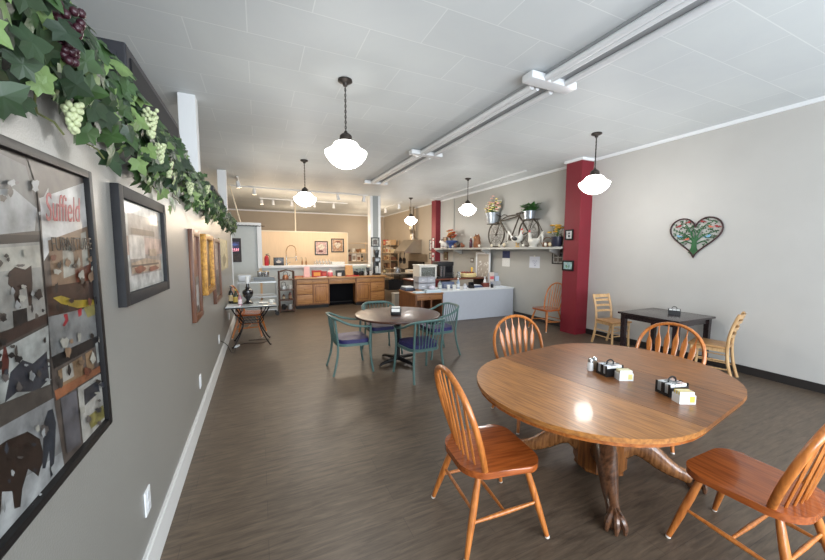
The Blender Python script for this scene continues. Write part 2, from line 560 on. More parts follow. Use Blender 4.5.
M_TEAL = mat('teal_painted_metal', (82, 110, 106), rough=0.4, var=0.06, scale=8)
M_PURP = mat('indigo_vinyl', (44, 41, 92), rough=0.5, var=0.08, scale=8)
def teal_chair(name, label, loc, rz):
    t = thing(name, label, 'chair', loc, rz, 'teal metal armchairs at the round brown table')
    SZ = 0.42
    # seat frame and pad
    fo = seat_outline(0.50, 0.47, 0.25, -0.22)
    MB().prism(fo, lambda u, v, k: (u, v, k), SZ - 0.035, SZ, bev=0.004).build('seat_frame', M_TEAL, t)
    MB().prism([(u * 0.93, v * 0.93) for u, v in fo], lambda u, v, k: (u, v, k), SZ, SZ + 0.055, bev=0.022).build('seat_pad', M_PURP, t)
    # continuous arm and back rail
    rail = spline([(0.235, 0.262, 0.655), (0.12, 0.272, 0.66), (-0.06, 0.282, 0.70), (-0.20, 0.262, 0.765), (-0.285, 0.17, 0.80), (-0.305, 0.0, 0.805),
                   (-0.285, -0.17, 0.80), (-0.20, -0.262, 0.765), (-0.06, -0.282, 0.70), (0.12, -0.272, 0.66), (0.235, -0.262, 0.655)], 5)
    MB().tube(rail, 0.0165, 10, flat=1.3).build('arm_rail', M_TEAL, t)
    for sy in (1, -1):
        MB().tube(spline([(0.235, 0.262 * sy, 0.655), (0.225, 0.252 * sy, 0.5), (0.225, 0.25 * sy, 0.38), (0.235, 0.258 * sy, 0.2), (0.265, 0.27 * sy, 0.0)], 3), 0.0155, 10).build('leg', M_TEAL, t)
        MB().tube(spline([(-0.255, 0.215 * sy, 0.785), (-0.235, 0.215 * sy, 0.6), (-0.215, 0.21 * sy, 0.4), (-0.235, 0.225 * sy, 0.2), (-0.29, 0.25 * sy, 0.0)], 3), 0.0155, 10).build('leg', M_TEAL, t)
    for i in range(7):
        s = (i - 3) / 3
        y = 0.165 * s
        MB().tube(spline([(-0.215, y * 0.8, SZ - 0.02), (-0.235, y * 0.85, 0.53), (-0.262, y * 1.0, 0.64), (-0.295 + 0.025 * s * s, y * 1.02, 0.80)], 3), 0.0075, 7).build('spindle', M_TEAL, t)
    return t
teal_chair('teal_armchair', 'teal metal armchair with indigo seat, left of the round brown table', (1.16, 4.74, 0), 0.0)
teal_chair('teal_armchair', 'teal metal armchair in front of round brown table, its slatted back nearest us', (1.97, 4.10, 0), math.radians(95))
teal_chair('teal_armchair', 'teal metal armchair right of the round brown table, before the pale counter', (2.66, 4.86, 0), math.radians(182))
teal_chair('teal_armchair', 'teal metal armchair behind the round brown table, before the oak cabinets', (1.84, 5.32, 0), math.radians(-90))
# ------------------------------------------------------------------ tables
TOPM = wood('oak_table_top', (176, 118, 60), (128, 80, 38), axis=1, rough=0.34, scale=7, coat=0.12, bump=0.02)
W_OAKD = wood('oak_pedestal', (146, 92, 46), (92, 52, 22), axis=2, rough=0.3, coat=0.2)
W_CLAW = wood('dark_carved_oak', (104, 70, 48), (58, 36, 24), axis=0, rough=0.28, coat=0.25)
def stadium(hw, hs, n=20):
    return [(x + hs, y) for x, y in arc(0, 0, hw, -90, 90, n)] + [(x - hs, y) for x, y in arc(0, 0, hw, 90, 270, n)]
def rc4(u0, v0, u1, v1):
    return [(u0, v0), (u1, v0), (u1, v1), (u0, v1)]
TT = thing('pedestal_table', 'large oval oak pedestal table with carved claw feet', 'table', (2.37, 1.69, 0), math.radians(8.5))
HW, HS = 0.715, 0.325
TZ = 0.76
# a leaf in the middle and two half-round ends: three boards
TOPL = wood('oak_leaf_board', (140, 88, 46), (96, 58, 28), axis=1, rough=0.34, scale=7, coat=0.12, bump=0.02)
TOPR = wood('oak_far_board', (158, 102, 56), (112, 70, 36), axis=1, rough=0.34, scale=7, coat=0.12, bump=0.02)
idn = lambda u, v, k: (u, v, k)
st_ = stadium(HW, HS)
mb = MB().m(0).prism([p for p in st_ if p[0] <= -HS + 1e-6], idn, TZ - 0.028, TZ).m(1).prism(rc4(-HS, -HW, HS, HW), idn, TZ - 0.028, TZ).m(2).prism([p for p in st_ if p[0] >= HS - 1e-6], idn, TZ - 0.028, TZ)
bmesh.ops.remove_doubles(mb.bm, verts=mb.bm.verts[:], dist=1e-4)
mb.build('tabletop', [TOPM, TOPL, TOPR], TT)
mb = MB()
for sx in (-1, 1):
    mb.b2((sx * HS - 0.0012, -HW + 0.01, TZ - 0.001), (sx * HS + 0.0012, HW - 0.01, TZ + 0.0004))
mb.build('leaf_joint', mat('dark_seam', (60, 34, 16), rough=0.5), TT)
MB().prism(stadium(HW - 0.012, HS), lambda u, v, k: (u, v, k), TZ - 0.052, TZ - 0.028, bev=0.006).build('edge_moulding', wood('oak_edge', (172, 100, 44), (128, 68, 26), axis=0, rough=0.25, coat=0.4), TT)
mb = MB()
mb.prism(stadium(0.42, HS), lambda u, v, k: (u, v, k), TZ - 0.10, TZ - 0.052)
mb.build('apron', wood('oak_apron', (150, 90, 40), (104, 58, 24), axis=0, rough=0.3), TT)
# octagonal pedestal split column
oc = [(0.185 * math.cos(math.radians(22.5 + 45 * k)), 0.185 * math.sin(math.radians(22.5 + 45 * k))) for k in range(8)]
mb = MB().prism(oc, lambda u, v, k: (u, v, k), 0.07, TZ - 0.10)
mb.lathe([(0.18, 0.05), (0.18, 0.07)], (0, 0, 0), 8)
mb.build('pedestal', W_OAKD, TT)
for k in range(4):
    a = math.radians(45 + 90 * k - 8.5)
    ca, sa = math.cos(a), math.sin(a)
    P = lambda r, z: (r * ca, r * sa, z)
    mb = MB()
    path = spline([P(0.13, 0.23), P(0.21, 0.265), P(0.30, 0.235), P(0.39, 0.165), P(0.47, 0.115), P(0.54, 0.09), P(0.58, 0.075)], 4)
    N = len(path)
    rr = [0.108 - 0.060 * min(1, i / (N * 0.72)) for i in range(N)]
    mb.tube(path, rr, 12, flat=0.85, up=(0, 0, 1))
    lg = mb.build('leg', W_CLAW if k == 2 else wood('oak_leg_%s' % 'abcd'[k], (150, 100, 58), (96, 58, 30), axis=2, rough=0.25, coat=0.3), TT)
    # claw and ball
    cb = MB().ell(P(0.605, 0.042), (0.055, 0.055, 0.044), 14)
    for j in (-1, 0, 1):
        b = a + j * 0.75
        off = lambda r, z: (0.6 * ca + r * math.cos(b), 0.6 * sa + r * math.sin(b), z)
        cb.tube(spline([P(0.54, 0.095), off(0.035, 0.098), off(0.068, 0.058), off(0.072, 0.008)], 3), [0.022, 0.023, 0.023, 0.022, 0.021, 0.02, 0.019, 0.017, 0.014, 0.010], 8)
    cb.build('claw_foot', W_CLAW, lg)

# round brown table on a black cross base
BT = thing('round_table', 'round dark brown pedestal table ringed by teal armchairs', 'table', (1.90, 4.73, 0))
MB().lathe([(0.625, 0.715), (0.64, 0.72), (0.645, 0.735), (0.64, 0.748), (0.625, 0.752), (0.0, 0.752)], (0, 0, 0), 64).build('tabletop', wood('walnut_laminate', (74, 46, 36), (56, 32, 26), axis=0, rough=0.36, coat=0.1), BT)
mb = MB().lathe([(0.04, 0.05), (0.035, 0.08), (0.035, 0.68), (0.05, 0.715)], (0, 0, 0), 16)
mb.build('pole', mat('black_iron', (24, 23, 24), rough=0.4, metal=0.3), BT)
mb = MB()
for k in range(4):
    a = math.radians(20 + 90 * k)
    mb.tube([(0, 0, 0.065), (0.3 * math.cos(a), 0.3 * math.sin(a), 0.04), (0.36 * math.cos(a), 0.36 * math.sin(a), 0.015)], [0.035, 0.024, 0.015], 8)
mb.build('cross_base', MC['black_iron'], BT)

# black wooden table against the right wall
WT = thing('wall_table', 'black rectangular wooden table against the right wall under the heart', 'table', (5.635, 3.07, 0))
WB = wood('black_stained_wood', (46, 34, 36), (30, 20, 22), axis=0, rough=0.25, coat=0.3)
MB().b2((-0.46, -0.435, 0.72), (0.46, 0.435, 0.75), bev=0.006).build('tabletop', WB, WT)
for x in (-0.39, 0.39):
    for y in (-0.37, 0.37):
        MB().prism([(-1, -1), (1, -1), (1, 1), (-1, 1)], lambda u, v, k, x=x, y=y: (x + u * (0.035 if k > 0.3 else 0.026), y + v * (0.035 if k > 0.3 else 0.026), k), 0.0, 0.72).build('leg', WB, WT)
mb = MB()
for y in (-0.37, 0.37):
    mb.b2((-0.39, y - 0.012, 0.645), (0.39, y + 0.012, 0.72))
for x in (-0.39, 0.39):
    mb.b2((x - 0.012, -0.37, 0.645), (x + 0.012, 0.37, 0.72))
mb.build('apron', WB, WT)

# wrought iron glass-top table by the left wall
IR = mat('wrought_iron', (26, 24, 26), rough=0.4, metal=0.4)
GT = thing('iron_table', 'glass-top table on black wrought iron legs against the left wall', 'table', (-0.155, 6.80, 0))
MB().b2((-0.385, -0.36, 0.72), (0.415, 0.34, 0.732), bev=0.003).build('glass_top', mat('grey_glass', (188, 196, 196), rough=0.08, trans=0.25, coat=0.5), GT)
MB().b2((-0.39, -0.365, 0.700), (0.42, -0.35, 0.719)).b2((-0.39, 0.335, 0.700), (0.42, 0.35, 0.719)).b2((-0.39, -0.35, 0.700), (-0.375, 0.335, 0.719)).b2((0.405, -0.35, 0.700), (0.42, 0.335, 0.719)).build('top_rim', IR, GT)
for sx in (-1, 1):
    for sy in (-1, 1):
        mb = MB()
        mb.tube(spline([(0.30 * sx, 0.29 * sy, 0.70), (0.24 * sx, 0.24 * sy, 0.58), (0.14 * sx, 0.15 * sy, 0.42), (0.15 * sx, 0.16 * sy, 0.30), (0.22 * sx, 0.22 * sy, 0.14), (0.30 * sx, 0.27 * sy, 0.0)], 4), 0.011, 8)
        mb.tube(spline([(0.18 * sx, 0.29 * sy, 0.70), (0.16 * sx, 0.25 * sy, 0.58), (0.2 * sx, 0.2 * sy, 0.47), (0.13 * sx, 0.15 * sy, 0.36)], 4), 0.008, 8)
        mb.ell((0.305 * sx, 0.275 * sy, 0.012), (0.018, 0.018, 0.012), 8)
        mb.build('leg', IR, GT)
mb = MB()
for sy in (-1, 1):
    mb.b2((-0.15, 0.155 * sy - 0.006, 0.395), (0.15, 0.155 * sy + 0.006, 0.407))
    mb.b2((-0.15, 0.155 * sy - 0.006, 0.445), (0.15, 0.155 * sy + 0.006, 0.457))
    for k in range(-2, 3):
        mb.tube([(0.03 + 0.055 * k, 0.155 * sy, 0.40), (-0.03 + 0.055 * k, 0.155 * sy, 0.455)], 0.004, 6)
for sx in (-1, 1):
    mb.b2((0.145 * sx - 0.006, -0.155, 0.40), (0.145 * sx + 0.006, 0.155, 0.412))
mb.build('scroll_panel', IR, GT)
# ------------------------------------------------------------------ camera
CW = [Vector((0.910738, 0.0333, -0.411452))]
yaw, pit, rol = 0.42574, -0.08612, 0.0031586
fw = Vector((math.sin(yaw) * math.cos(pit), math.cos(yaw) * math.cos(pit), math.sin(pit)))
rt = Vector((math.cos(yaw), -math.sin(yaw), 0))
up = rt.cross(fw)
rt2 = rt * math.cos(rol) + up * math.sin(rol)
up2 = up * math.cos(rol) - rt * math.sin(rol)
cam = bpy.data.cameras.new('camera')
cam.sensor_fit = 'HORIZONTAL'
cam.sensor_width = 36.0
FPX = 338.914
cam.lens = FPX / 825 * 36
cam.clip_start = 0.05
co = bpy.data.objects.new('camera', cam)
COL.objects.link(co)
CR = Matrix((rt2, up2, -fw)).transposed()
co.matrix_world = Matrix.Translation((0, 0, 1.7)) @ CR.to_4x4()
bpy.context.scene.camera = co

def sight(px, py):
    return CR @ Vector(((px - 412.5) / FPX, -(py - 280) / FPX, -1.0))
def at_x(px, py, x):            # measured point of the photograph on the plane X = x
    d = sight(px, py)
    return Vector((0, 0, 1.7)) + d * (x / d.x)

# ------------------------------------------------------------------ world and lamps
w = bpy.data.worlds.new('daylight')
bpy.context.scene.world = w
w.use_nodes = True
bg = w.node_tree.nodes['Background']
sky = w.node_tree.nodes.new('ShaderNodeTexSky')
sky.sky_type = 'HOSEK_WILKIE'
sky.sun_direction = (0.3, -0.6, 0.5)
sky.turbidity = 4
w.node_tree.links.new(sky.outputs['Color'], bg.inputs['Color'])
bg.inputs['Strength'].default_value = 1.1

def lamp(name, kind, loc, power, col, size=0.1, rot=(0, 0, 0), sy=None, spread=None, angle=None, blend=0.5):
    l = bpy.data.lights.new(name, kind)
    l.energy = power
    l.color = col
    if kind == 'AREA':
        l.size = size
        if sy:
            l.shape = 'RECTANGLE'
            l.size_y = sy
        if spread: l.spread = spread
    elif kind == 'SPOT':
        l.shadow_soft_size = size
        l.spot_size = angle or 1.2
        l.spot_blend = blend
    else:
        l.shadow_soft_size = size
    o = bpy.data.objects.new(name, l)
    COL.objects.link(o)
    o.location = loc
    o.rotation_euler = rot
    return o
K_FRONT, K_PEND, K_WARM = 150, 38, 36
for i, (x, wd) in enumerate(((0.5, 2.1), (2.8, 2.1), (5.05, 2.0))):
    lamp('window_daylight', 'AREA', (x, YF - 0.15, 1.75), K_FRONT, (0.84, 0.92, 1.0), wd, (math.radians(90), 0, 0), 2.4)

lamp('sunlit_street', 'AREA', (2.6, YF - 0.12, 0.95), 70, (0.86, 0.93, 1.0), 4.5, (math.radians(90), 0, math.radians(-15)), 0.22)
# ------------------------------------------------------------------ pendant lamps
M_BRZ = mat('dark_bronze', (58, 52, 48), rough=0.4, metal=0.6)
M_SHADE = mat('lit_opal_glass', (255, 252, 246), rough=0.3, emit=7.0, ecol=(255, 251, 244))
def pendant(loc, label, chain=True):
    t = thing('pendant_lamp', label, 'lamp', loc, 0, 'schoolhouse pendant lamps')
    MB().lathe([(0.0, 0), (0.075, -0.002), (0.078, -0.018), (0.06, -0.03), (0.03, -0.04), (0.022, -0.065), (0.0, -0.07)], (0, 0, 0), 24).build('canopy', M_BRZ, t)
    mb = MB()
    z = -0.06
    i = 0
    while z > -0.535:
        ring = []
        for k in range(10):
            a = 2 * PI * k / 10
            u, v = 0.009 * math.cos(a), 0.019 * math.sin(a)
            ring.append((u, 0, z - 0.016 + v) if i % 2 else (0, u, z - 0.016 + v))
        mb.tube(ring, 0.0035, 5, closed=True)
        z -= 0.028
        i += 1
    mb.tube([(0.004, 0.004, -0.06), (0.004, 0.004, -0.55)], 0.0035, 5)
    mb.build('chain', M_BRZ, t)
    MB().lathe([(0.0, -0.53), (0.015, -0.535), (0.02, -0.55), (0.045, -0.565), (0.065, -0.585), (0.07, -0.655), (0.0, -0.655)], (0, 0, 0), 24).build('holder', M_BRZ, t)
    MB().lathe([(0.0, -0.64), (0.066, -0.645), (0.098, -0.65), (0.124, -0.665), (0.139, -0.69), (0.158, -0.715), (0.195, -0.74), (0.227, -0.758), (0.226, -0.775), (0.206, -0.82), (0.165, -0.87), (0.11, -0.908), (0.055, -0.928), (0.0, -0.933)], (0, 0, 0), 40).build('shade', M_SHADE, t)
    lamp('pendant_glow', 'POINT', (loc[0], loc[1], loc[2] - 1.05), K_PEND, (1.0, 0.975, 0.93), 0.15)
    return t
PEND = [((0.91, 3.78, ZC), 'largest pendant lamp, nearest in the centre left of the ceiling'),
        ((0.91, 7.36, ZC), 'white glass pendant lamp in front of the peach sink partition'),
        ((4.88, 10.92, ZC), 'farthest and smallest pendant lamp, beside the far red pillar'),
        ((4.89, 7.40, ZC), 'white glass pendant lamp over the pale counter, near the wall bicycle'),
        ((4.85, 3.78, ZC), 'white glass pendant lamp in front of the near red pillar')]
for p, lb in PEND:
    pendant(p, lb)

# ------------------------------------------------------------------ ceiling strip lights in a row, rails and spotlights
M_WHM = mat('white_enamel', (222, 224, 226), rough=0.35)
M_GRM = mat('grey_reflector', (150, 152, 154), rough=0.4)
def strip(y0, y1, label):
    t = thing('strip_light', label, 'lamp', (2.87, y0, ZC), 0, 'row of unlit twin-tube strip lights')
    L = y1 - y0
    MB().b2((-0.14, 0.02, -0.03), (0.14, L - 0.02, -0.001)).build('backplate', M_GRM, t)
    MB().tube([(-0.125, 0.05, -0.062), (-0.125, L - 0.05, -0.062)], 0.032, 14).build('tube', M_WHM, t)
    MB().tube([(-0.045, 0.05, -0.062), (-0.045, L - 0.05, -0.062)], 0.028, 14).build('tube', M_WHM, t)
    MB().tube([(0.15, 0.05, -0.062), (0.15, L - 0.05, -0.062)], 0.032, 14).build('tube', M_WHM, t)
    MB().box((0, L, -0.055), (0.63, 0.15, 0.075), bev=0.018).build('end_bar', M_WHM, t)
    return t
strip(-0.10, 2.82, 'unlit white strip light nearest, running out of the photo at the top')
strip(2.90, 5.75, 'unlit white strip light, the middle one of the three in a row')
strip(5.83, 8.70, 'unlit white strip light, farthest of the three in a row')

M_HEADG = mat('lit_lamp_face', (255, 236, 205), emit=9.0, ecol=(255, 226, 184))
def track(label, p0, p1, heads, lit=True, dark=()):
    """rail on the ceiling with spot heads; heads: (fraction, aim, lit)"""
    p0, p1 = Vector(p0), Vector(p1)
    t = thing('track_light', label, 'lamp', p0)
    d = p1 - p0
    MB().bar((0, 0, -0.017), (d.x, d.y, -0.017), 0.035, 0.032).build('rail', M_WHM, t)
    for q, aim, on in heads:
        c = Vector((d.x * q, d.y * q, -0.03))
        a = Vector(aim).normalized()
        h = MB()
        h.tube([c, c + Vector((0, 0, -0.09))], 0.012, 8)
        b = c + Vector((0, 0, -0.10))
        h.tube([b - a * 0.07, b - a * 0.065, b + a * 0.03, b + a * 0.09], [0.03, 0.045, 0.05, 0.065], 14)
        o = h.build('spotlight', M_WHM, t)
        if on:
            e = MB()
            e.tube([b + a * 0.088, b + a * 0.094], [0.057, 0.057], 14)
            e.build('bulb', M_HEADG, o)
    return t
dn = (0.1, 0.15, -1)
track('white track rail across the ceiling with small spotlights, above the oak cabinets', (-0.70, 11.0, ZC), (3.36, 11.0, ZC),
      [(0.16, (0, .2, -1), True), (0.46, (0.2, 0.3, -1), False), (0.755, (.3, .2, -1), False), (0.965, (-.1, .3, -1), False)])
track('short white track rail with spotlights, above the sink partition', (0.10, 13.2, ZC), (3.2, 13.2, ZC),
      [(0.02, (0, .1, -1), True), (0.14, (0, .2, -1), False), (0.34, (0, .2, -1), False), (0.60, (0, .2, -1), False), (0.83, (0, .2, -1), False)])
track('white track rail over the kitchen with two spotlights', (4.95, 11.9, ZC), (4.95, 15.5, ZC), [(0.08, (.2, .2, -1), False), (0.50, (.2, .3, -1), False)])
track('thin unlit rail along the ceiling above the wall bicycle', (5.58, 6.1, ZC), (5.66, 10.9, ZC), [])
track('white rail running back along the left over the alcove', (-0.42, 9.6, ZC), (-0.42, 10.9, ZC), [(0.3, (0.2, .2, -1), True)])
# warm light of the spots
for (x, y, p) in ((0.3, 11.3, 1.0), (1.6, 12.2, 1.0), (2.8, 12.2, 1.0), (4.6, 13.6, 1.3), (1.5, 15.4, 1.0), (4.5, 16.0, 0.9), (-1.5, 12.5, 0.4)):
    lamp('warm_spot', 'POINT', (x, y, 2.55), K_WARM * p, (1.0, 0.80, 0.58), 0.15)
lamp('counter_fill', 'AREA', (2.2, 9.3, 3.3), 60, (1.0, 0.86, 0.68), 0.6)  # added area lamp without a fixture, warms the oak cabinets
vs = bpy.context.scene.view_settings
vs.view_transform = 'Standard'
vs.look = 'None'
vs.exposure = 0.0
vs.gamma = 1.0
# ------------------------------------------------------------------ pictures
M_BLKF = mat('black_frame', (22, 21, 22), rough=0.45, spec=0.25)
M_PAPER = mat('white_paper', (226, 226, 222), rough=0.7)
K_ART = [0.66]
def flat(name, c, gloss=True):
    return mat('print_%s_%d' % (name, K_ART[0] * 100), tuple(int(v * K_ART[0]) for v in c), rough=0.4 if gloss else 0.7, coat=0.12 if gloss else 0, var=0.45, scale=16, detail=9, spec=0.35)
def clip_rect(pts, W, H):
    for ax, lim, sg in ((0, W, 1), (0, -W, -1), (1, H, 1), (1, -H, -1)):
        out = []
        for i in range(len(pts)):
            a, b = pts[i - 1], pts[i]
            ia, ib = sg * a[ax] <= sg * lim, sg * b[ax] <= sg * lim
            if ia != ib:
                q = (lim - a[ax]) / (b[ax] - a[ax])
                out.append((a[0] + (b[0] - a[0]) * q, a[1] + (b[1] - a[1]) * q))
            if ib:
                out.append(b)
        pts = out
        if not pts:
            break
    return pts
def picture(label, loc, rz, wd, ht, fwid, fdep, fm, art, name='framed_picture', cat='picture', group=None, back=(200, 200, 196), extra=None, gloss=True):
    """local: faces -Y, u = x (right), v = z (up), centred on loc; art: list of (material, [(u,v)..])"""
    t = thing(name, label, cat, loc, rz, group)
    W, H = wd / 2, ht / 2
    if fwid:
        mb = MB()
        for (a, b) in (((-W, -H), (-W + fwid, H)), ((W - fwid, -H), (W, H)), ((-W + fwid, -H), (W - fwid, -H + fwid)), ((-W + fwid, H - fwid), (W - fwid, H))):
            mb.b2((a[0], -fdep, a[1]), (b[0], 0, b[1]), bev=min(0.006, fwid * 0.2))
        mb.build('frame', fm, t)
    mats = [flat('ground_%d_%d_%d' % back, back, gloss)]
    mb = MB()
    e = 0.001 if not fwid else -0.0005
    mb.b2((-W + fwid + e, -max(0.012, fdep * 0.35), -H + fwid + e), (W - fwid - e, -0.002, H - fwid - e))
    y0 = -max(0.012, fdep * 0.35)
    st = min(0.0004, 0.011 / max(1, len(art)))
    for k, (mm, pts) in enumerate(art):
        pts = clip_rect(pts, W - fwid - 0.002, H - fwid - 0.002)
        if len(pts) < 3: continue
        if mm not in mats: mats.append(mm)
        mb.m(mats.index(mm))
        y = y0 - st * (k + 1)
        mb.poly([(u, y, v) for u, v in pts])
    mb.build('print', mats, t, smooth=False)
    return t
def rc(u0, v0, u1, v1):
    return [(u0, v0), (u1, v0), (u1, v1), (u0, v1)]
def blob(cu, cv, ru, rv, n=12, a0=0.0, wob=0.0):
    return [(cu + ru * (1 + wob * math.sin(3 * a + a0)) * math.cos(a), cv + rv * (1 + wob * math.cos(4 * a + a0)) * math.sin(a)) for a in [2 * PI * i / n for i in range(n)]]
LW = math.radians(90)      # faces +X
RW = math.radians(-90)     # faces -X

# ---- big photo montage, art measured on the wall plane, glass reflections coloured in
C1 = Vector((XL, 1.145, 1.496))
def W1(px, py):
    p = at_x(px, py, XL + 0.02)
    return (p.y - C1.y, p.z - C1.z)
def pl(*pts):
    return [W1(*p) for p in pts]
F = flat
art1 = [
    (F('umber', (84, 76, 70)), pl((-40, 110), (50, 155), (60, 560), (-40, 620))),
    (F('greywash', (120, 121, 117)), pl((-40, 130), (32, 168), (48, 232), (-40, 236))),
    (F('pale_sheet', (186, 188, 188)), pl((-40, 190), (20, 190), (42, 210), (40, 232), (-40, 238))),
    (F('ink', (28, 27, 28)), pl((-40, 234), (44, 236), (45, 243), (-40, 246))),
    (F('floor_grey', (176, 175, 168)), pl((-40, 246), (44, 243), (50, 318), (-40, 345))),
    (F('cream_wall', (206, 202, 188)), pl((-40, 250), (44, 246), (45, 268), (-40, 275))),
    (F('bay_brown', (60, 42, 36)), pl((14, 272), (20, 267), (30, 270), (36, 266), (37, 284), (36, 306), (33, 306), (31, 288), (24, 290), (25, 308), (21, 308), (17, 288), (13, 284))),
    (F('ink', (28, 27, 28)), pl((17, 311), (31, 308), (32, 325), (18, 329))),
    (F('bay_brown', (60, 42, 36)), pl((-40, 350), (51, 314), (52, 323), (-40, 368))),
    (F('pale_ceiling', (198, 200, 194)), pl((-40, 372), (52, 326), (53, 385), (-40, 420))),
    (F('bottle_red', (104, 46, 38)), pl((5, 362), (8, 346), (10, 346), (13, 360), (12, 374), (6, 376))),
    (F('slate', (58, 62, 70)), pl((14, 372), (26, 360), (36, 364), (50, 352), (52, 380), (40, 392), (20, 392), (8, 402))),
    (F('umber', (84, 76, 70)), pl((-40, 420), (53, 385), (55, 400), (-40, 452))),
    (F('street', (164, 166, 166)), pl((-40, 450), (62, 396), (66, 472), (-40, 590))),
    (F('snow', (206, 208, 208)), pl((-40, 520), (40, 470), (66, 452), (66, 470), (-40, 585))),
    (F('bull_brown', (48, 32, 26)), pl((-40, 470), (10, 440), (30, 432), (42, 440), (46, 458), (40, 478), (36, 474), (30, 470), (24, 490), (22, 508), (16, 510), (14, 492), (4, 492), (2, 515), (-6, 520), (-10, 500), (-40, 540))),
    (F('coat_blue', (44, 54, 66)), pl((46, 424), (50, 412), (55, 410), (58, 424), (57, 448), (55, 476), (52, 480), (51, 452), (47, 470), (44, 470))),
    # right-hand column
    (F('shopfront', (110, 98, 90)), pl((33, 160), (86, 180), (104, 350), (110, 440), (66, 470), (56, 400), (50, 300), (42, 190))),
    (F('sign_white', (246, 244, 242)), pl((44, 200), (88, 186), (93, 236), (52, 252))),
    (F('sign_white', (246, 244, 242)), pl((45, 205), (53, 190), (54, 252), (48, 262))),
    (F('tan_wall', (158, 128, 100)), pl((52, 242), (94, 228), (98, 282), (56, 292))),  # warm reflection of the room, coloured into the print
    (F('cream_wall', (206, 202, 188)), pl((66, 250), (76, 246), (78, 276), (67, 280))),
    (F('cream_wall', (206, 202, 188)), pl((84, 236), (89, 234), (92, 270), (86, 273))),
    (F('rust', (128, 66, 44)), pl((78, 272), (97, 265), (98, 284), (79, 288))),
    (F('counter_dark', (70, 48, 38)), pl((50, 288), (98, 282), (101, 310), (52, 318))),
    (F('banana', (206, 176, 56)), pl((56, 299), (64, 297), (78, 302), (98, 302), (98, 308), (80, 310), (64, 305))),
    (F('van_grey', (150, 152, 150)), pl((51, 318), (100, 308), (104, 336), (54, 358))),
    (F('scrawl_red', (190, 36, 52)), pl((66, 316), (70, 315), (71, 322), (67, 328), (65, 327), (68, 321))),
    (F('scrawl_red', (190, 36, 52)), pl((80, 312), (84, 310), (84, 317), (81, 319))),
    (F('scrawl_olive', (170, 160, 90)), pl((86, 310), (98, 306), (99, 316), (90, 320))),
    (F('ink', (28, 27, 28)), pl((54, 358), (104, 336), (105, 345), (56, 370))),
    (F('window_tan', (172, 138, 104)), pl((60, 372), (84, 358), (86, 378), (62, 392))),
    (F('poster_pale', (200, 196, 186)), pl((64, 370), (74, 364), (76, 378), (65, 384))),
    (F('window_tan', (172, 138, 104)), pl((87, 356), (94, 352), (96, 370), (89, 376))),
    (F('pale_ceiling', (198, 200, 194)), pl((97, 346), (102, 343), (104, 362), (99, 366))),
    (F('rust_line', (176, 110, 72)), pl((56, 392), (106, 366), (106, 372), (58, 402))),
    (F('door_grey', (112, 110, 116)), pl((62, 400), (78, 392), (82, 446), (68, 456))),
    (F('leaflet', (208, 206, 196)), pl((79, 390), (106, 374), (111, 424), (84, 446))),
    (F('slate', (58, 62, 70)), pl((85, 392), (99, 383), (101, 395), (92, 402), (86, 408))),
    (F('scrawl_olive', (170, 160, 90)), pl((88, 420), (104, 408), (106, 420), (92, 432))),
]
ra = random.Random(4)
PAL = [F('ink', (28, 27, 28)), F('slate', (58, 62, 70)), F('umber', (84, 76, 70)), F('pale_sheet', (186, 188, 188)), F('cream_wall', (206, 202, 188)), F('bay_brown', (60, 42, 36)), F('tan_wall', (158, 128, 100)), F('dusk', (112, 104, 100)), F('rust', (128, 66, 44))]
for (x0, y0, x1, y1, n, pal) in ((0, 250, 44, 305, 16, (0, 2, 3, 4, 7)), (0, 340, 50, 400, 22, (0, 0, 1, 2, 3, 7)), (0, 180, 44, 232, 10, (2, 3, 7, 3)), (55, 246, 96, 288, 22, (0, 2, 4, 5, 6, 8)), (58, 344, 102, 386, 16, (0, 2, 4, 6, 8)), (0, 430, 60, 520, 18, (1, 3, 3, 7, 4)), (80, 390, 106, 436, 10, (0, 1, 4, 7)), (54, 288, 98, 312, 8, (0, 5, 8)), (0, 314, 50, 330, 8, (0, 0, 2))):
    for k in range(int(n * 0.8)):
        cx, cy = ra.uniform(x0, x1), ra.uniform(y0, y1)
        cy += (cx - x0) * -0.35 * (1 if y0 > 290 else 0)
        w_, h_ = ra.uniform(1.5, 5), ra.uniform(1.5, 7)
        art1.append((PAL[ra.choice(pal)], pl(*blob(cx, cy, w_ * 0.8, h_ * 0.8, 11, ra.uniform(0, 6), 0.28))))
art1.append((F('mount', (186, 188, 184)), pl((-40, 112), (84, 175), (84, 180), (-40, 120))))
pm = picture('large black-framed photo montage with red script shop sign, nearest on the left wall', C1, LW, 0.95, 0.944, 0.026, 0.03, M_BLKF, art1, name='photo_montage', back=(92, 84, 78))
pm.rotation_euler = (0, math.radians(-1.2), LW)
p_a = W1(46, 222)
rotx = (math.radians(90), 0, 0)
text('Suffield', 0.115, F('scrawl_red', (190, 36, 52)), pm, loc=(p_a[0] - 0.01, -0.0262, p_a[1] + 0.0), rot=(math.radians(90), math.radians(-2), 0), shear=0.35, sx=0.62)
text('FURNITURE', 0.058, F('ink', (28, 27, 28)), pm, loc=(p_a[0] + 0.005, -0.0262, p_a[1] - 0.085), rot=(math.radians(90), 0, 0), sx=0.86)

K_ART[0] = 0.86
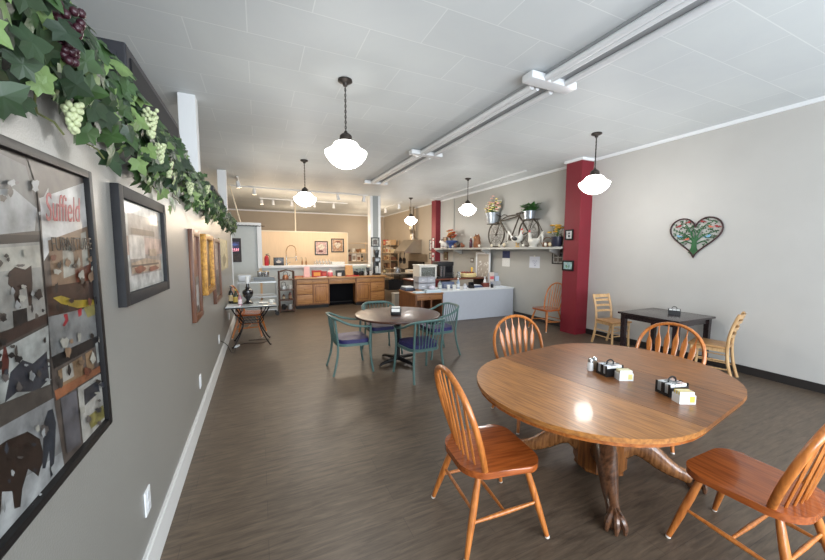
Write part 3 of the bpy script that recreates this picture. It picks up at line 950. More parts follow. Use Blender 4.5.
# ---- second: charcoal frame, sepia street sketch in a pale mount
sep, sepd, pk = F('sepia', (176, 154, 132)), F('sepia_dark', (92, 78, 70)), F('rose_grey', (186, 160, 148))
a2 = [(F('mount', (186, 188, 184)), rc(-0.31, -0.2, 0.31, 0.2)), (F('sketch_grey', (150, 142, 136)), rc(-0.25, -0.14, 0.3, 0.16)), (pk, rc(-0.3, -0.04, 0.33, 0.05)),
      (sep, [(-0.24, -0.13), (0.29, -0.13), (0.29, -0.08), (0.0, -0.06), (-0.24, -0.08)]), (sepd, rc(-0.22, 0.06, 0.18, 0.09)), (F('sketch_pale', (204, 198, 190)), rc(-0.26, -0.06, -0.02, 0.055)),
      (sepd, rc(-0.24, -0.10, 0.24, -0.09)), (F('rust', (128, 66, 44)), blob(-0.12, -0.115, 0.09, 0.018, 12, 1, .2)), (F('rust', (128, 66, 44)), blob(0.12, -0.12, 0.1, 0.014, 12, 2, .2)), (sep, rc(0.05, -0.05, 0.2, -0.01))]
picture('charcoal-framed sepia sketch in a pale mount, right of the big photo montage', (XL, 2.26, 1.716), LW, 0.80, 0.537, 0.055, 0.032, mat('charcoal_frame', (38, 38, 40), rough=0.6, spec=0.25, var=0.1, scale=20), a2, back=(176, 178, 174))
WB2 = wood('brown_frame', (112, 70, 46), (74, 42, 28), axis=2, rough=0.35)
GOLD = mat('gilt_frame', (196, 146, 66), rough=0.35, metal=0.4, col2=(120, 78, 30), scale=30, bump=0.3, bscale=60)
a3 = [(F('brick_red', (124, 84, 70)), rc(-0.2, -0.02, 0.2, 0.4)), (F('mirror_grey', (128, 128, 124)), rc(-0.2, -0.4, 0.2, -0.02)), (F('pale_sheet', (186, 188, 188)), rc(-0.1, -0.3, 0.1, -0.1)), (F('umber', (84, 76, 70)), rc(-0.15, -0.38, 0.1, -0.3)),
      (F('rust', (128, 66, 44)), rc(-0.18, 0.1, 0.18, 0.14))]
picture('tall brown wood-framed picture, third along the left wall from us', (XL, 3.79, 1.464), LW, 0.44, 0.85, 0.06, 0.035, WB2, a3, back=(140, 120, 108))
a4 = [(F('dusk', (112, 104, 100)), rc(-0.35, -0.25, 0.35, 0.25)), (F('pale_sheet', (186, 188, 188)), rc(-0.3, 0.0, 0.1, 0.22)), (F('bay_brown', (60, 42, 36)), [(-0.35, -0.25), (0.35, -0.25), (0.2, 0.05), (0.0, -0.08), (-0.2, 0.02)])]
picture('gold-framed painting on the left wall, between two brown frames', (XL, 4.47, 1.545), LW, 0.66, 0.65, 0.055, 0.07, GOLD, a4, back=(130, 120, 110))
a5 = [(F('dusk', (112, 104, 100)), rc(-0.28, -0.36, 0.28, 0.36)), (F('rose_grey', (186, 160, 148)), rc(-0.2, 0.0, 0.2, 0.3)), (F('umber', (84, 76, 70)), rc(-0.25, -0.33, 0.25, -0.1))]
picture('tall brown-framed picture just past the gold frame on the left wall', (XL, 5.55, 1.42), LW, 0.78, 0.88, 0.05, 0.04, WB2, a5, back=(120, 106, 98))
a6 = [(F('straw', (214, 202, 158)), rc(-0.55, -0.28, 0.55, 0.28)), (F('straw_pale', (206, 198, 160)), rc(-0.4, -0.15, 0.3, 0.2)), (F('straw_dark', (140, 128, 84)), blob(0, -0.1, 0.35, 0.1, 14, 1, .3))]
picture('unframed pale straw-coloured canvas, last picture along the left wall', (XL, 6.83, 1.625), LW, 1.5, 0.53, 0.0, 0.03, None, a6, name='canvas_picture', back=(196, 186, 146), gloss=False)

# ---- poster on the alcove panel
nb, npk = mat('glow_print_blue', (70, 90, 150), emit=0.5), mat('glow_print_pink', (236, 150, 170), emit=1.2)  # printed neon lettering given its own glow, the poster is no lamp
pap = [(F('night', (52, 44, 54)), rc(-0.13, -0.32, 0.13, 0.32)), (F('night_blue', (86, 84, 130)), rc(-0.12, 0.03, 0.10, 0.24)), (nb, blob(-0.02, 0.16, 0.09, 0.03, 12, 0, .2)), (F('umber2', (70, 56, 50)), rc(-0.12, -0.31, 0.12, -0.1))]
for k in range(4):
    pap.append((npk, [(-0.1 + 0.05 * k, 0.0 + 0.012 * (k % 2)), (-0.07 + 0.05 * k, -0.01), (-0.06 + 0.05 * k, 0.05), (-0.075 + 0.05 * k, 0.06)]))
pap.append((npk, [(-0.11, -0.035), (0.09, -0.02), (0.09, -0.01), (-0.11, -0.022)]))
picture('dark poster of a pink and blue neon sign on the alcove panel', (-0.60, 11.058, 1.70), 0, 0.30, 0.69, 0.012, 0.02, mat('dark_brown_frame', (62, 44, 36), rough=0.4), pap, name='poster', cat='poster', back=(56, 46, 50))

# ---- outlets
def outlet(y, z, label, rz=LW, x=XL):
    t = thing('wall_outlet', label, 'outlet', (x, y, z), rz, 'white outlets low on the left wall')
    MB().box((0, -0.004, 0), (0.082, 0.008, 0.128), bev=0.004).build('cover_plate', M_TRIM, t)
    mb = MB()
    for v in (-0.03, 0.03):
        mb.prism([(u * 1.0, w_) for u, w_ in blob(0, v, 0.019, 0.021, 14)], lambda u, w_, k: (u, k, w_), -0.0105, -0.007)
    s = mb.build('sockets', mat('socket_white', (206, 210, 214), rough=0.4), t)
    return t
outlet(2.055, 0.415, 'white wall outlet nearest us, below the big photo montage')
outlet(3.81, 0.415, 'white wall outlet second from us along the left wall')
outlet(5.56, 0.41, 'white wall outlet just before the iron table, with a black cord')
outlet(7.45, 0.41, 'white wall outlet behind the iron table legs')
cd = MB().tube(spline([(XL + 0.02, 5.57, 0.38), (XL + 0.09, 5.7, 0.28), (XL + 0.12, 6.0, 0.08), (XL + 0.15, 6.3, 0.006), (XL + 0.16, 6.62, 0.006), (-0.25, 6.78, 0.006), (0.0, 6.7, 0.006), (0.12, 6.9, 0.006), (-0.22, 7.0, 0.006)], 5), 0.005, 6).build('power_cord', mat('black_rubber', (20, 20, 21), rough=0.5))
tag(cd, 'black power cord trailing from the wall outlet to under the iron table', 'cord')
pp = MB().box((-0.40, 6.60, 0.018), (0.05, 0.13, 0.03), rot=(0, 0, -0.4), bev=0.01).build('inline_switch', M_TRIM, cd)
pp['label'] = 'white inline switch'

# ---- black boxes on top of the partition
BB = mat('black_speaker_wood', (34, 34, 40), rough=0.5)
def blackbox(y0, y1, x0, h, label):
    t = thing('black_box', label, 'box', (XL - 0.03, (y0 + y1) / 2, ZP), 0, 'black boxes on the left partition')
    L = (y1 - y0) / 2
    MB().prism([(-L, 0), (L, 0), (L, h * 0.80), (L - 0.10, h), (-L, h)], lambda u, v, k: (k, u, v), x0, 0.02, bev=0.01).build('case', BB, t)
    MB().b2((0.0205, -L + 0.05, 0.04), (0.028, L - 0.14, h - 0.05)).build('grille', mat('speaker_cloth', (24, 24, 27), rough=0.9), t)
    MB().b2((x0 + 0.03, -L - 0.006, 0.04), (-0.02, -L - 0.0005, h - 0.05)).build('end_panel', mat('black_panel', (44, 44, 50), rough=0.6), t)
    return t
blackbox(2.24, 3.55, -0.17, 0.41, 'long black box on top of the left partition behind the garland, nearest')
blackbox(5.9, 7.6, -0.17, 0.33, 'black box on the left partition near the garland\'s far end')

# ---- garland of vine leaves on the partition's top edge
GAR = thing('vine_garland', 'long artificial grape-vine garland draped along the top of the left partition', 'garland', (XL + 0.02, 0, ZP))
LG = [mat('vine_leaf_dark', (36, 56, 32), rough=0.45, var=0.3, scale=15), mat('vine_leaf', (52, 78, 40), rough=0.45, var=0.3, scale=15), mat('vine_leaf_light', (104, 128, 74), rough=0.5, var=0.25, scale=15), mat('vine_leaf_deep', (28, 48, 28), rough=0.5, var=0.2, scale=15)]
LOBE = [(0, 0), (-0.22, -0.16), (-0.52, -0.02), (-0.42, 0.22), (-0.66, 0.46), (-0.30, 0.56), (-0.22, 0.78), (0, 1.08), (0.22, 0.78), (0.30, 0.56), (0.66, 0.46), (0.42, 0.22), (0.52, -0.02), (0.22, -0.16)]
def leaf(mb, p, size, nrm, direction, fold):
    n = Vector(nrm).normalized()
    d = Vector(direction)
    d = (d - n * d.dot(n))
    if d.length < 1e-4: d = n.orthogonal()
    d.normalize()
    s = n.cross(d)
    c = mb.bm.verts.new(p + d * size * 0.35 - n * size * 0.04)
    vs = []
    for u, v in LOBE:
        bend = -fold * abs(u) - 0.25 * max(0, v - 0.4) ** 2
        vs.append(mb.bm.verts.new(p + s * (u * size) + d * (v * size) + n * (bend * size)))
    for i in range(len(vs)):
        f = mb.bm.faces.new((c, vs[i], vs[(i + 1) % len(vs)]))
        f.material_index = mb.mi
rg = random.Random(11)
mb = MB()
def ycl(y):   # half height of the bunch and droop at this depth
    near = max(0, min(1, (3.2 - y) / 2.2))
    return 0.135 + 0.05 * near, -0.075 + 0.02 * near
y = 0.55
while y < 9.0:
    hh, dz = ycl(y)
    dens = 22 if y < 2.6 else (17 if y < 5 else 12)
    for k in range(dens):
        a = rg.uniform(-0.6, 1.25) * PI / 2 * 1.25
        rr = rg.uniform(0.45, 1.0)
        yy = y + rg.uniform(-0.05, 0.05)
        wig = 0.05 * math.sin(yy * 5.1) + 0.035 * math.sin(yy * 11.3)
        p = Vector((0.025 + 0.10 * rr * math.cos(a) * rg.uniform(0.5, 1.1), yy, dz + wig + hh * rr * math.sin(a) * (1 if a > 0 else 1.25)))
        if p.z < 0.02 and p.x < 0.03:
            p.x = 0.03 + rg.uniform(0, 0.04)
        n = Vector((1.0, rg.uniform(-0.9, 0.5) - 0.3, math.sin(a) * 0.8 + rg.uniform(-0.5, 0.6)))
        d = Vector((rg.uniform(-0.1, 0.5), rg.uniform(-0.9, 0.9), rg.uniform(-1, 0.35)))
        sz = rg.uniform(0.04, 0.078)
        q = rg.random()
        mb.m(0 if q < 0.38 else 1 if q < 0.70 else 2 if q < 0.84 else 3)
        leaf(mb, p, sz, n, d, rg.uniform(0.05, 0.4))
    y += 0.06
# hanging sprays
for (sy, n_, dr) in ((1.22, 8, 0.20), (1.55, 6, 0.16), (1.9, 5, 0.14), (2.7, 9, 0.24), (3.6, 6, 0.15), (4.3, 7, 0.2), (8.7, 6, 0.16)):
    for k in range(n_):
        p = Vector((0.03 + rg.uniform(0, 0.05), sy + rg.uniform(-0.12, 0.12), -0.12 - dr * rg.random()))
        mb.m(rg.choice([0, 1, 1, 2]))
        leaf(mb, p, rg.uniform(0.05, 0.085), (1, rg.uniform(-0.8, 0.3), rg.uniform(-.3, .4)), (0.1, rg.uniform(-0.7, 0.7), -1), 0.2)
fo = mb.build('foliage', LG, GAR, smooth=False)
# vine stems and tendrils
mb = MB()
mb.tube([(0.03 + 0.02 * math.sin(k * 1.3), 0.5 + 0.1 * k, 0.0 + 0.04 * math.sin(k * 0.9)) for k in range(86)], 0.007, 6)
mb.build('stem', mat('vine_brown', (70, 56, 36), rough=0.7), GAR)
for sy in (1.17, 1.45, 2.1, 2.75, 4.4):
    pts = [(0.035 + 0.02 * math.sin(i * 0.9), sy + 0.02 * i + 0.012 * math.cos(i * 1.1), -0.14 - 0.022 * i + 0.02 * math.sin(i * 1.1)) for i in range(9)]
    MB().tube(pts, 0.003, 5).build('tendril', mat('tendril_green', (88, 92, 50), rough=0.6), GAR)
PURG = mat('purple_grapes', (52, 20, 30), rough=0.4)
GRNG = mat('pale_green_grapes', (186, 194, 152), rough=0.5)
def bunch(y, z, x, m, r, n, h):
    mb = MB()
    for k in range(n):
        q = k / n
        rad = 0.05 * (1 - 0.75 * q) * (h / 0.16)
        a = k * 2.4
        mb.ell((x + rad * math.cos(a) * 0.8, y + rad * math.sin(a), z - h * q + rg.uniform(-.008, .008)), (r, r, r * 1.1), 8)
    mb.build('grape_bunch', m, GAR)
bunch(1.25, 0.0, 0.10, PURG, 0.011, 46, 0.13)
bunch(2.45, -0.12, 0.08, PURG, 0.011, 22, 0.08)
bunch(1.93, -0.01, 0.12, GRNG, 0.0085, 54, 0.11)
bunch(2.12, -0.10, 0.11, GRNG, 0.0085, 46, 0.09)
bunch(2.34, -0.14, 0.10, GRNG, 0.0085, 40, 0.08)
bunch(1.36, -0.20, 0.06, GRNG, 0.0085, 36, 0.08)
bunch(3.0, -0.14, 0.10, GRNG, 0.009, 34, 0.08)
bunch(3.9, 0.0, 0.11, GRNG, 0.009, 34, 0.08)
# chain of dark twisted vine hanging on the alcove header
mb = MB()
for k in range(26):
    x = -0.5 + k * 0.027
    mb.tube([(x, 0, 0.012 * math.sin(k * 2)), (x + 0.02, 0.008, 0.02 + 0.012 * math.cos(k * 1.7)), (x + 0.036, 0, -0.008)], 0.006, 5)
hv = mb.build('twisted_vine', mat('black_vine', (40, 34, 32), rough=0.7), None)
hv.location = (-0.02, 10.99, 2.40)
tag(hv, 'dark twisted vine strand along the header of the alcove panel', 'garland')
# ------------------------------------------------------------------ oak base cabinets
OAKC = wood('cabinet_oak', (186, 136, 82), (152, 100, 54), axis=0, rough=0.4)
OAKV = wood('cabinet_oak_door', (178, 124, 70), (140, 90, 46), axis=2, rough=0.4)
OAKF = wood('cabinet_face_frame', (140, 94, 54), (112, 70, 38), axis=2, rough=0.5)
KICK = mat('black_toe_kick', (24, 22, 22), rough=0.6)
KNOB = mat('aged_brass', (120, 96, 62), rough=0.4, metal=0.7)
CY = 10.22                       # front plane of the cabinets
def front_panel(t, name, x0, x1, z0, z1, raised):
    mb = MB().b2((x0, -0.02, z0), (x1, 0, z1), bev=0.005)
    o = mb.build(name, OAKV if raised else OAKC, t)
    if raised:
        m2 = MB()
        m2.b2((x0 + 0.055, -0.0215, z0 + 0.055), (x1 - 0.055, -0.0185, z1 - 0.055))
        m2.build('panel_groove', mat('oak_groove', (112, 70, 36), rough=0.6), o)
        MB().b2((x0 + 0.07, -0.028, z0 + 0.07), (x1 - 0.07, -0.0205, z1 - 0.07), bev=0.006).build('raised_panel', OAKV, o)
    MB().ell(((x0 + x1) / 2 if not raised else x1 - 0.03, -0.03, (z0 + z1) / 2 if not raised else z1 - 0.08), (0.013, 0.012, 0.013), 10).build('knob', KNOB, o)
    return o
def cabinet(x0, x1, label, door_left):
    t = thing('base_cabinet', label, 'cabinet', (x0, CY, 0), 0, 'oak base cabinets')
    L = x1 - x0
    MB().b2((0, 0.0, 0.10), (L, 0.57, 0.872)).build('carcass', OAKF, t)
    MB().b2((0.02, 0.06, 0), (L - 0.02, 0.56, 0.10)).build('toe_kick', KICK, t)
    front_panel(t, 'drawer', 0.04, L - 0.04, 0.725, 0.845, False)
    xm = L / 2
    a, b = ((0.04, xm - 0.015), (xm + 0.015, L - 0.04))
    dr, ds = (b, a) if door_left else (a, b)
    front_panel(t, 'drawer', dr[0], dr[1], 0.43, 0.70, False)
    front_panel(t, 'drawer', dr[0], dr[1], 0.14, 0.405, False)
    front_panel(t, 'door', ds[0], ds[1], 0.14, 0.70, True)
    return t
cabinet(0.94, 1.90, 'oak base cabinet with drawers at left and a panelled door, left of the dark kneehole', False)
cabinet(2.70, 3.66, 'oak base cabinet with panelled door at left and drawers, right of the dark kneehole', True)
kt = thing('kneehole_unit', 'oak drawer above an open dark kneehole, between the two oak cabinets', 'cabinet', (1.90, CY, 0))
MB().b2((0.002, 0.02, 0.70), (0.798, 0.55, 0.872)).build('carcass', OAKC, kt)
front_panel(kt, 'drawer', 0.02, 0.78, 0.725, 0.845, False)
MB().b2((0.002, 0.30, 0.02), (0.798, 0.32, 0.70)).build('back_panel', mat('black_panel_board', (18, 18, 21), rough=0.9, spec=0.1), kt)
MB().b2((0.05, 0.26, 0.10), (0.75, 0.30, 0.12)).build('foot_rail', KICK, kt)
ct = MB().b2((0.90, CY - 0.05, 0.872), (3.70, CY + 0.60, 0.912), bev=0.006).build('worktop', wood('worktop_oak', (196, 148, 96), (168, 118, 70), axis=0, rough=0.3))
tag(ct, 'long oak worktop running across the oak base cabinets', 'worktop')
CT = 0.9125

# ------------------------------------------------------------------ small object makers
def one(name, mb, m, label, cat, loc=(0, 0, 0), rz=0, group=None, smooth=True):
    o = mb.build(name, m, None, smooth)
    o.location = loc
    o.rotation_euler = (0, 0, rz)
    return tag(o, label, cat, group)
def mug(label, loc, col, r=0.042, h=0.095, rz=0.0, group=None, cat='mug', name='mug'):
    t = thing(name, label, cat, loc, rz, group)
    m = mat('glaze_%d_%d_%d' % col, col, rough=0.25)
    MB().lathe([(0, 0), (r * 0.85, 0), (r, 0.01), (r, h), (r * 0.9, h), (r * 0.88, 0.012), (0, 0.012)], (0, 0, 0), 18, closed=False).build('cup', m, t)
    MB().tube([(r * 0.95, 0, h * 0.8), (r * 1.5, 0, h * 0.75), (r * 1.65, 0, h * 0.5), (r * 1.4, 0, h * 0.25), (r * 0.95, 0, h * 0.2)], 0.006, 7).build('handle', m, t)
    return t
def bottle(name, label, loc, h, r, col, lcol, neck=0.32, group=None, capc=(30, 30, 32)):
    t = thing(name, label, 'bottle', loc, 0, group)
    zs = h * (1 - neck)
    MB().lathe([(0, 0), (r * 0.95, 0), (r, 0.008), (r, zs * 0.85), (r * 0.8, zs * 0.97), (r * 0.42, zs * 1.12), (r * 0.34, h * 0.94), (0, h * 0.94)], (0, 0, 0), 18).build('glass', mat('bottle_%d_%d_%d' % col, col, rough=0.12, coat=0.5), t)
    MB().lathe([(r * 1.015, zs * 0.18), (r * 1.015, zs * 0.70)], (0, 0, 0), 18, closed=False).build('label', mat('label_%d_%d_%d' % lcol, lcol, rough=0.6), t)
    MB().lathe([(0, h * 0.88), (r * 0.44, h * 0.88), (r * 0.44, h), (0, h)], (0, 0, 0), 14).build('cap', mat('cap_%d_%d_%d' % capc, capc, rough=0.4), t)
    return t
def carton(name, label, loc, s, col, lcol, rz=0.0, group=None, cat='box', lid=True):
    t = thing(name, label, cat, loc, rz, group)
    m = mat('card_%d_%d_%d' % col, col, rough=0.6, var=0.04, scale=8)
    MB().box((0, 0, s[2] * 0.42), (s[0], s[1], s[2] * 0.84), bev=0.004).build('tray', m, t)
    MB().box((0, 0, s[2] * 0.92), (s[0] + 0.008, s[1] + 0.008, s[2] * 0.16), bev=0.004).build('lid', m, t)
    MB().b2((-s[0] * 0.36, -s[1] / 2 - 0.002, s[2] * 0.18), (s[0] * 0.36, -s[1] / 2 + 0.001, s[2] * 0.72)).build('label', mat('card_%d_%d_%d' % lcol, lcol, rough=0.6), t)
    return t
def bag(label, loc, w, d, h, col, dots=None, rz=0):
    t = thing('paper_bag', label, 'bag', loc, rz)
    m = mat('bagpaper_%d_%d_%d' % col, col, rough=0.8, var=0.12, scale=40)
    mb = MB()
    mb.prism([(-w / 2, -d / 2), (w / 2, -d / 2), (w / 2 * 0.94, 0), (w / 2, d / 2), (-w / 2, d / 2), (-w / 2 * 0.94, 0)], lambda u, v, k: (u * (1 - 0.06 * (k > 0.1)), v * (1 - 0.55 * (k > 0.1)), k), 0, h * 0.8)
    mb.build('sack', m, t)
    MB().prism([(-w / 2 * .94, -d / 4), (w / 2 * .94, -d / 4), (w / 2 * .94, d / 4), (-w / 2 * .94, d / 4)], lambda u, v, k: (u, v * (0.35 if k > h * 0.9 else 1), k), h * 0.8, h).build('folded_top', m, t)
    return t

# ------------------------------------------------------------------ things on the oak worktop, left to right
y0 = CY + 0.12
carton('snack_box', 'low red and tan snack box at the left end of the oak worktop', (1.05, y0, CT), (0.24, 0.16, 0.045), (178, 84, 60), (214, 172, 120))
bag('pale pink paper bag standing near the left end of the oak worktop', (1.29, y0 + 0.12, CT), 0.17, 0.10, 0.31, (232, 186, 182))
carton('gift_box', 'red gift box with an orange front, right of the pink paper bag', (1.57, y0 + 0.10, CT), (0.27, 0.14, 0.19), (176, 50, 44), (222, 154, 70))
carton('gift_box', 'dark red gift box between the orange-front box and the pink pot', (1.80, y0 + 0.16, CT), (0.15, 0.12, 0.16), (150, 40, 42), (190, 80, 70))
t = thing('lidded_pot', 'pink lidded pot with a white knob on the oak worktop', 'pot', (1.97, y0 + 0.10, CT))
MB().lathe([(0, 0), (0.07, 0), (0.085, 0.03), (0.085, 0.10), (0.07, 0.13), (0, 0.13)], (0, 0, 0), 20).build('body', mat('pink_glaze', (216, 116, 126), rough=0.3), t)
MB().lathe([(0.075, 0.131), (0.06, 0.155), (0.02, 0.175), (0.014, 0.20), (0.024, 0.225), (0, 0.235)], (0, 0, 0), 18).build('lid', mat('pink_white_glaze', (234, 206, 204), rough=0.3), t)
t = thing('paper_sheets', 'white paper sheets lying at the front of the oak worktop', 'paper', (1.68, CY + 0.02, CT), 0.1)
MB().b2((-0.13, -0.06, 0), (0.13, 0.06, 0.006)).build('sheets', M_PAPER, t)
MB().box((0.05, 0.01, 0.0085), (0.2, 0.11, 0.004), rot=(0, 0, 0.3)).build('top_sheet', M_PAPER, t)
t = thing('card_reader', 'black desk device with a white front card on the oak worktop', 'device', (2.28, y0 + 0.08, CT))
MB().prism([(-0.10, 0), (0.10, 0), (0.10, 0.18), (-0.04, 0.18)], lambda u, v, k: (k, u, v), -0.13, 0.13, bev=0.008).build('case', mat('black_plastic', (28, 28, 30), rough=0.35), t)
MB().box((-0.05, -0.108, 0.06), (0.12, 0.006, 0.11), rot=(0.25, 0, 0)).build('white_card', M_PAPER, t)
MB().b2((0.02, -0.06, 0.10), (0.11, -0.055, 0.16)).build('screen', mat('dark_screen', (16, 18, 24), rough=0.1), t)
bag('brown kraft paper bag standing behind the red tray on the oak worktop', (2.56, y0 + 0.14, CT), 0.24, 0.13, 0.33, (196, 150, 100))
t = thing('serving_tray', 'flat bright red serving tray at the front of the oak worktop', 'tray', (2.62, CY + 0.06, CT))
MB().prism(seat_outline(0.20, 0.20, 0.21, -0.21), lambda u, v, k: (u * (1 if k < 0.01 else 1.04), v * (1 if k < 0.01 else 1.06), k), 0.0, 0.025, bev=0.004).build('tray', mat('red_plastic', (206, 44, 46), rough=0.35), t)
t.children[0].name = 'tray_body'
cols = [(40, 40, 44), (34, 34, 38), (46, 44, 46), (30, 30, 34), (196, 198, 200), (36, 36, 40), (200, 202, 204)]
lbs = ['black mug, leftmost in the row of mugs on the oak worktop', 'black mug, second from left in the row of mugs', 'dark mug in the middle of the mug row, left of another dark one', 'black mug just left of the first white mug', 'white mug between two dark mugs on the oak worktop', 'black mug just right of the first white mug', 'white mug, rightmost in the row of mugs']
for k in range(7):
    mug(lbs[k], (2.74 + 0.085 * k, CY + 0.20 + 0.05 * (k % 2), CT), cols[k], r=0.036, h=0.125 + 0.02 * (k % 3 == 0), rz=-0.8, group='mugs on the oak worktop')
t = thing('espresso_machine', 'pale small espresso machine behind the mug row on the oak worktop', 'coffee machine', (2.93, CY + 0.42, CT))
MB().b2((-0.2, -0.09, 0), (0.2, 0.1, 0.04), bev=0.008).b2((-0.2, 0.0, 0.04), (0.2, 0.1, 0.22), bev=0.008).b2((-0.22, -0.09, 0.20), (0.22, 0.1, 0.29), bev=0.02).build('body', mat('pale_green_enamel', (150, 158, 148), rough=0.35), t)
MB().cyl((-0.08, -0.045, 0.16), 0.03, 0.04, 14).cyl((0.08, -0.045, 0.16), 0.03, 0.04, 14).tube([(-0.08, -0.05, 0.175), (-0.08, -0.16, 0.165)], 0.011, 8).build('brew_group', mat('steel', (170, 172, 174), rough=0.25, metal=0.9), t)
t = thing('stand_mixer', 'white stand mixer near the right end of the oak worktop', 'mixer', (3.26, CY + 0.46, CT))
MB().b2((-0.07, -0.13, 0), (0.07, 0.10, 0.03), bev=0.01).b2((-0.045, 0.03, 0.03), (0.045, 0.10, 0.24), bev=0.01).build('base', mat('black_plastic', (28, 28, 30)), t)
MB().ell((0, -0.03, 0.27), (0.06, 0.16, 0.055), 16).build('head', mat('cream_enamel', (222, 220, 212), rough=0.3), t)
MB().lathe([(0.03, 0.035), (0.07, 0.09), (0.085, 0.16), (0.08, 0.16), (0.062, 0.09), (0, 0.045)], (0, -0.06, 0), 18, closed=False).build('bowl', MC['steel'], t)
t = thing('coffee_grinder', 'tall black coffee grinder at the right end of the oak worktop before the column', 'coffee grinder', (3.50, CY + 0.36, CT))
MB().b2((-0.10, -0.16, 0), (0.10, 0.12, 0.05), bev=0.01).b2((-0.09, 0.0, 0.05), (0.09, 0.11, 0.46), bev=0.015).b2((-0.10, -0.13, 0.40), (0.10, 0.11, 0.58), bev=0.02).build('body', mat('black_plastic', (28, 28, 30)), t)
MB().lathe([(0.05, 0.58), (0.09, 0.70), (0.10, 0.80), (0.09, 0.82), (0, 0.82)], (0, -0.01, 0), 16).build('hopper', mat('smoky_plastic', (54, 58, 62), rough=0.2, coat=0.4), t)
MB().lathe([(0, 0.06), (0.06, 0.06), (0.065, 0.20), (0.045, 0.26), (0.05, 0.29), (0, 0.29)], (0, -0.07, 0), 16).build('carafe', mat('pale_carafe', (182, 188, 192), rough=0.15), t)
MB().b2((-0.07, -0.134, 0.44), (0.07, -0.128, 0.54)).build('control_panel', mat('steel', (170, 172, 174)), t)

# picture on the white column
picture('small dark-framed print hanging on the white column above the coffee grinder', (3.63, 11.094, 1.99), 0, 0.30, 0.31, 0.03, 0.02, M_BLKF, [(F('mount', (186, 188, 184)), rc(-.12, -.125, .12, .125)), (F('dusk', (112, 104, 100)), rc(-.07, -.08, .07, .08))])
# pictures on the peach partition
pa = [(F('rose', (220, 176, 164)), rc(-.2, -.23, .2, .23)), (F('cream_print', (232, 214, 190)), blob(0, 0.05, .13, .1, 14, 0, .15)), (F('rust', (128, 66, 44)), blob(-.03, -.12, .1, .04, 12, 1, .2))]
picture('square dark-framed pink print on the peach partition, left of the pair', (2.23, 13.498, 1.79), 0, 0.50, 0.54, 0.035, 0.025, M_BLKF, pa, group='prints on the peach partition')
pb = [(F('tan_print', (206, 160, 120)), rc(-.2, -.23, .2, .23)), (F('cream_print', (232, 214, 190)), blob(0, 0.02, .12, .12, 14, 0, .2)), (F('rust', (128, 66, 44)), blob(.02, .14, .1, .03, 12, 1, .2))]
picture('square dark-framed tan print on the peach partition, right and higher of the pair', (2.86, 13.498, 1.90), 0, 0.50, 0.54, 0.035, 0.025, M_BLKF, pb, group='prints on the peach partition')

# ------------------------------------------------------------------ on the white ledge
LZ = 1.2355
t = thing('fire_extinguisher', 'red fire extinguisher standing on the white ledge by the alcove trim', 'fire extinguisher', (0.22, 11.22, LZ))
MB().lathe([(0, 0), (0.06, 0), (0.065, 0.01), (0.065, 0.24), (0.045, 0.29), (0.02, 0.305), (0, 0.305)], (0, 0, 0), 18).build('cylinder', mat('extinguisher_red', (176, 26, 40), rough=0.3), t)
MB().cyl((0, 0, 0.305), 0.02, 0.03, 12).bar((-0.02, 0, 0.345), (0.07, 0, 0.36), 0.016, 0.01).bar((-0.02, 0, 0.335), (0.06, 0, 0.325), 0.016, 0.01).build('valve', mat('black_plastic', (28, 28, 30)), t)
MB().tube(spline([(0.02, 0, 0.32), (0.09, -0.01, 0.28), (0.08, -0.02, 0.12), (0.075, -0.02, 0.04)], 4), 0.009, 8).build('hose', mat('black_rubber', (20, 20, 21)), t)
t = thing('display_box', 'small black box with a pale emblem, on the white ledge', 'box', (0.56, 11.22, LZ))
MB().box((0, 0, 0.125), (0.30, 0.12, 0.25), bev=0.012).build('case', mat('black_lacquer', (26, 18, 18), rough=0.25), t)
MB().prism(blob(0, 0.11, 0.075, 0.03, 16), lambda u, v, k: (u, k, v), -0.0625, -0.0602).prism(blob(0.0, 0.15, 0.03, 0.02, 12), lambda u, v, k: (u, k, v), -0.0625, -0.0602).build('emblem', mat('pale_emblem', (210, 198, 190), rough=0.5), t)
t = thing('spring_faucet', 'tall steel spring-neck faucet arching over the white ledge', 'faucet', (0.80, 11.42, LZ))
CHR = mat('brushed_chrome', (176, 172, 166), rough=0.22, metal=0.9)
MB().cyl((0, 0, 0), 0.03, 0.05, 16).cyl((0, 0, 0.05), 0.014, 0.25, 12).build('riser', CHR, t)
path = spline([(0, 0, 0.28), (0, 0, 0.45), (0.06, -0.01, 0.58), (0.16, -0.02, 0.62), (0.26, -0.03, 0.56), (0.29, -0.04, 0.42), (0.29, -0.04, 0.30)], 6)
mb = MB().tube(path, 0.009, 8)
helix = []
for i in range(len(path) - 1):
    for j in range(3):
        q = path[i].lerp(path[i + 1], j / 3)
        tt = (path[i + 1] - path[i]).normalized()
        u = Vector((0, 1, 0)); u = (u - tt * u.dot(tt)).normalized(); v = tt.cross(u)
        ph = (i * 3 + j) * 1.9
        helix.append(q + u * 0.017 * math.cos(ph) + v * 0.017 * math.sin(ph))
mb.tube(helix, 0.0035, 5)
mb.build('spring_neck', mat('copper_spring', (170, 130, 92), rough=0.3, metal=0.8), t)
MB().lathe([(0.014, 0.30), (0.02, 0.27), (0.02, 0.19), (0.03, 0.14), (0, 0.14)], (0.29, -0.04, 0), 14).tube([(0, 0, 0.22), (0.29, -0.04, 0.24)], 0.006, 6).build('spray_head', CHR, t)
MB().tube([(0.02, -0.02, 0.05), (0.12, -0.04, 0.09)], 0.007, 6).build('lever', CHR, t)
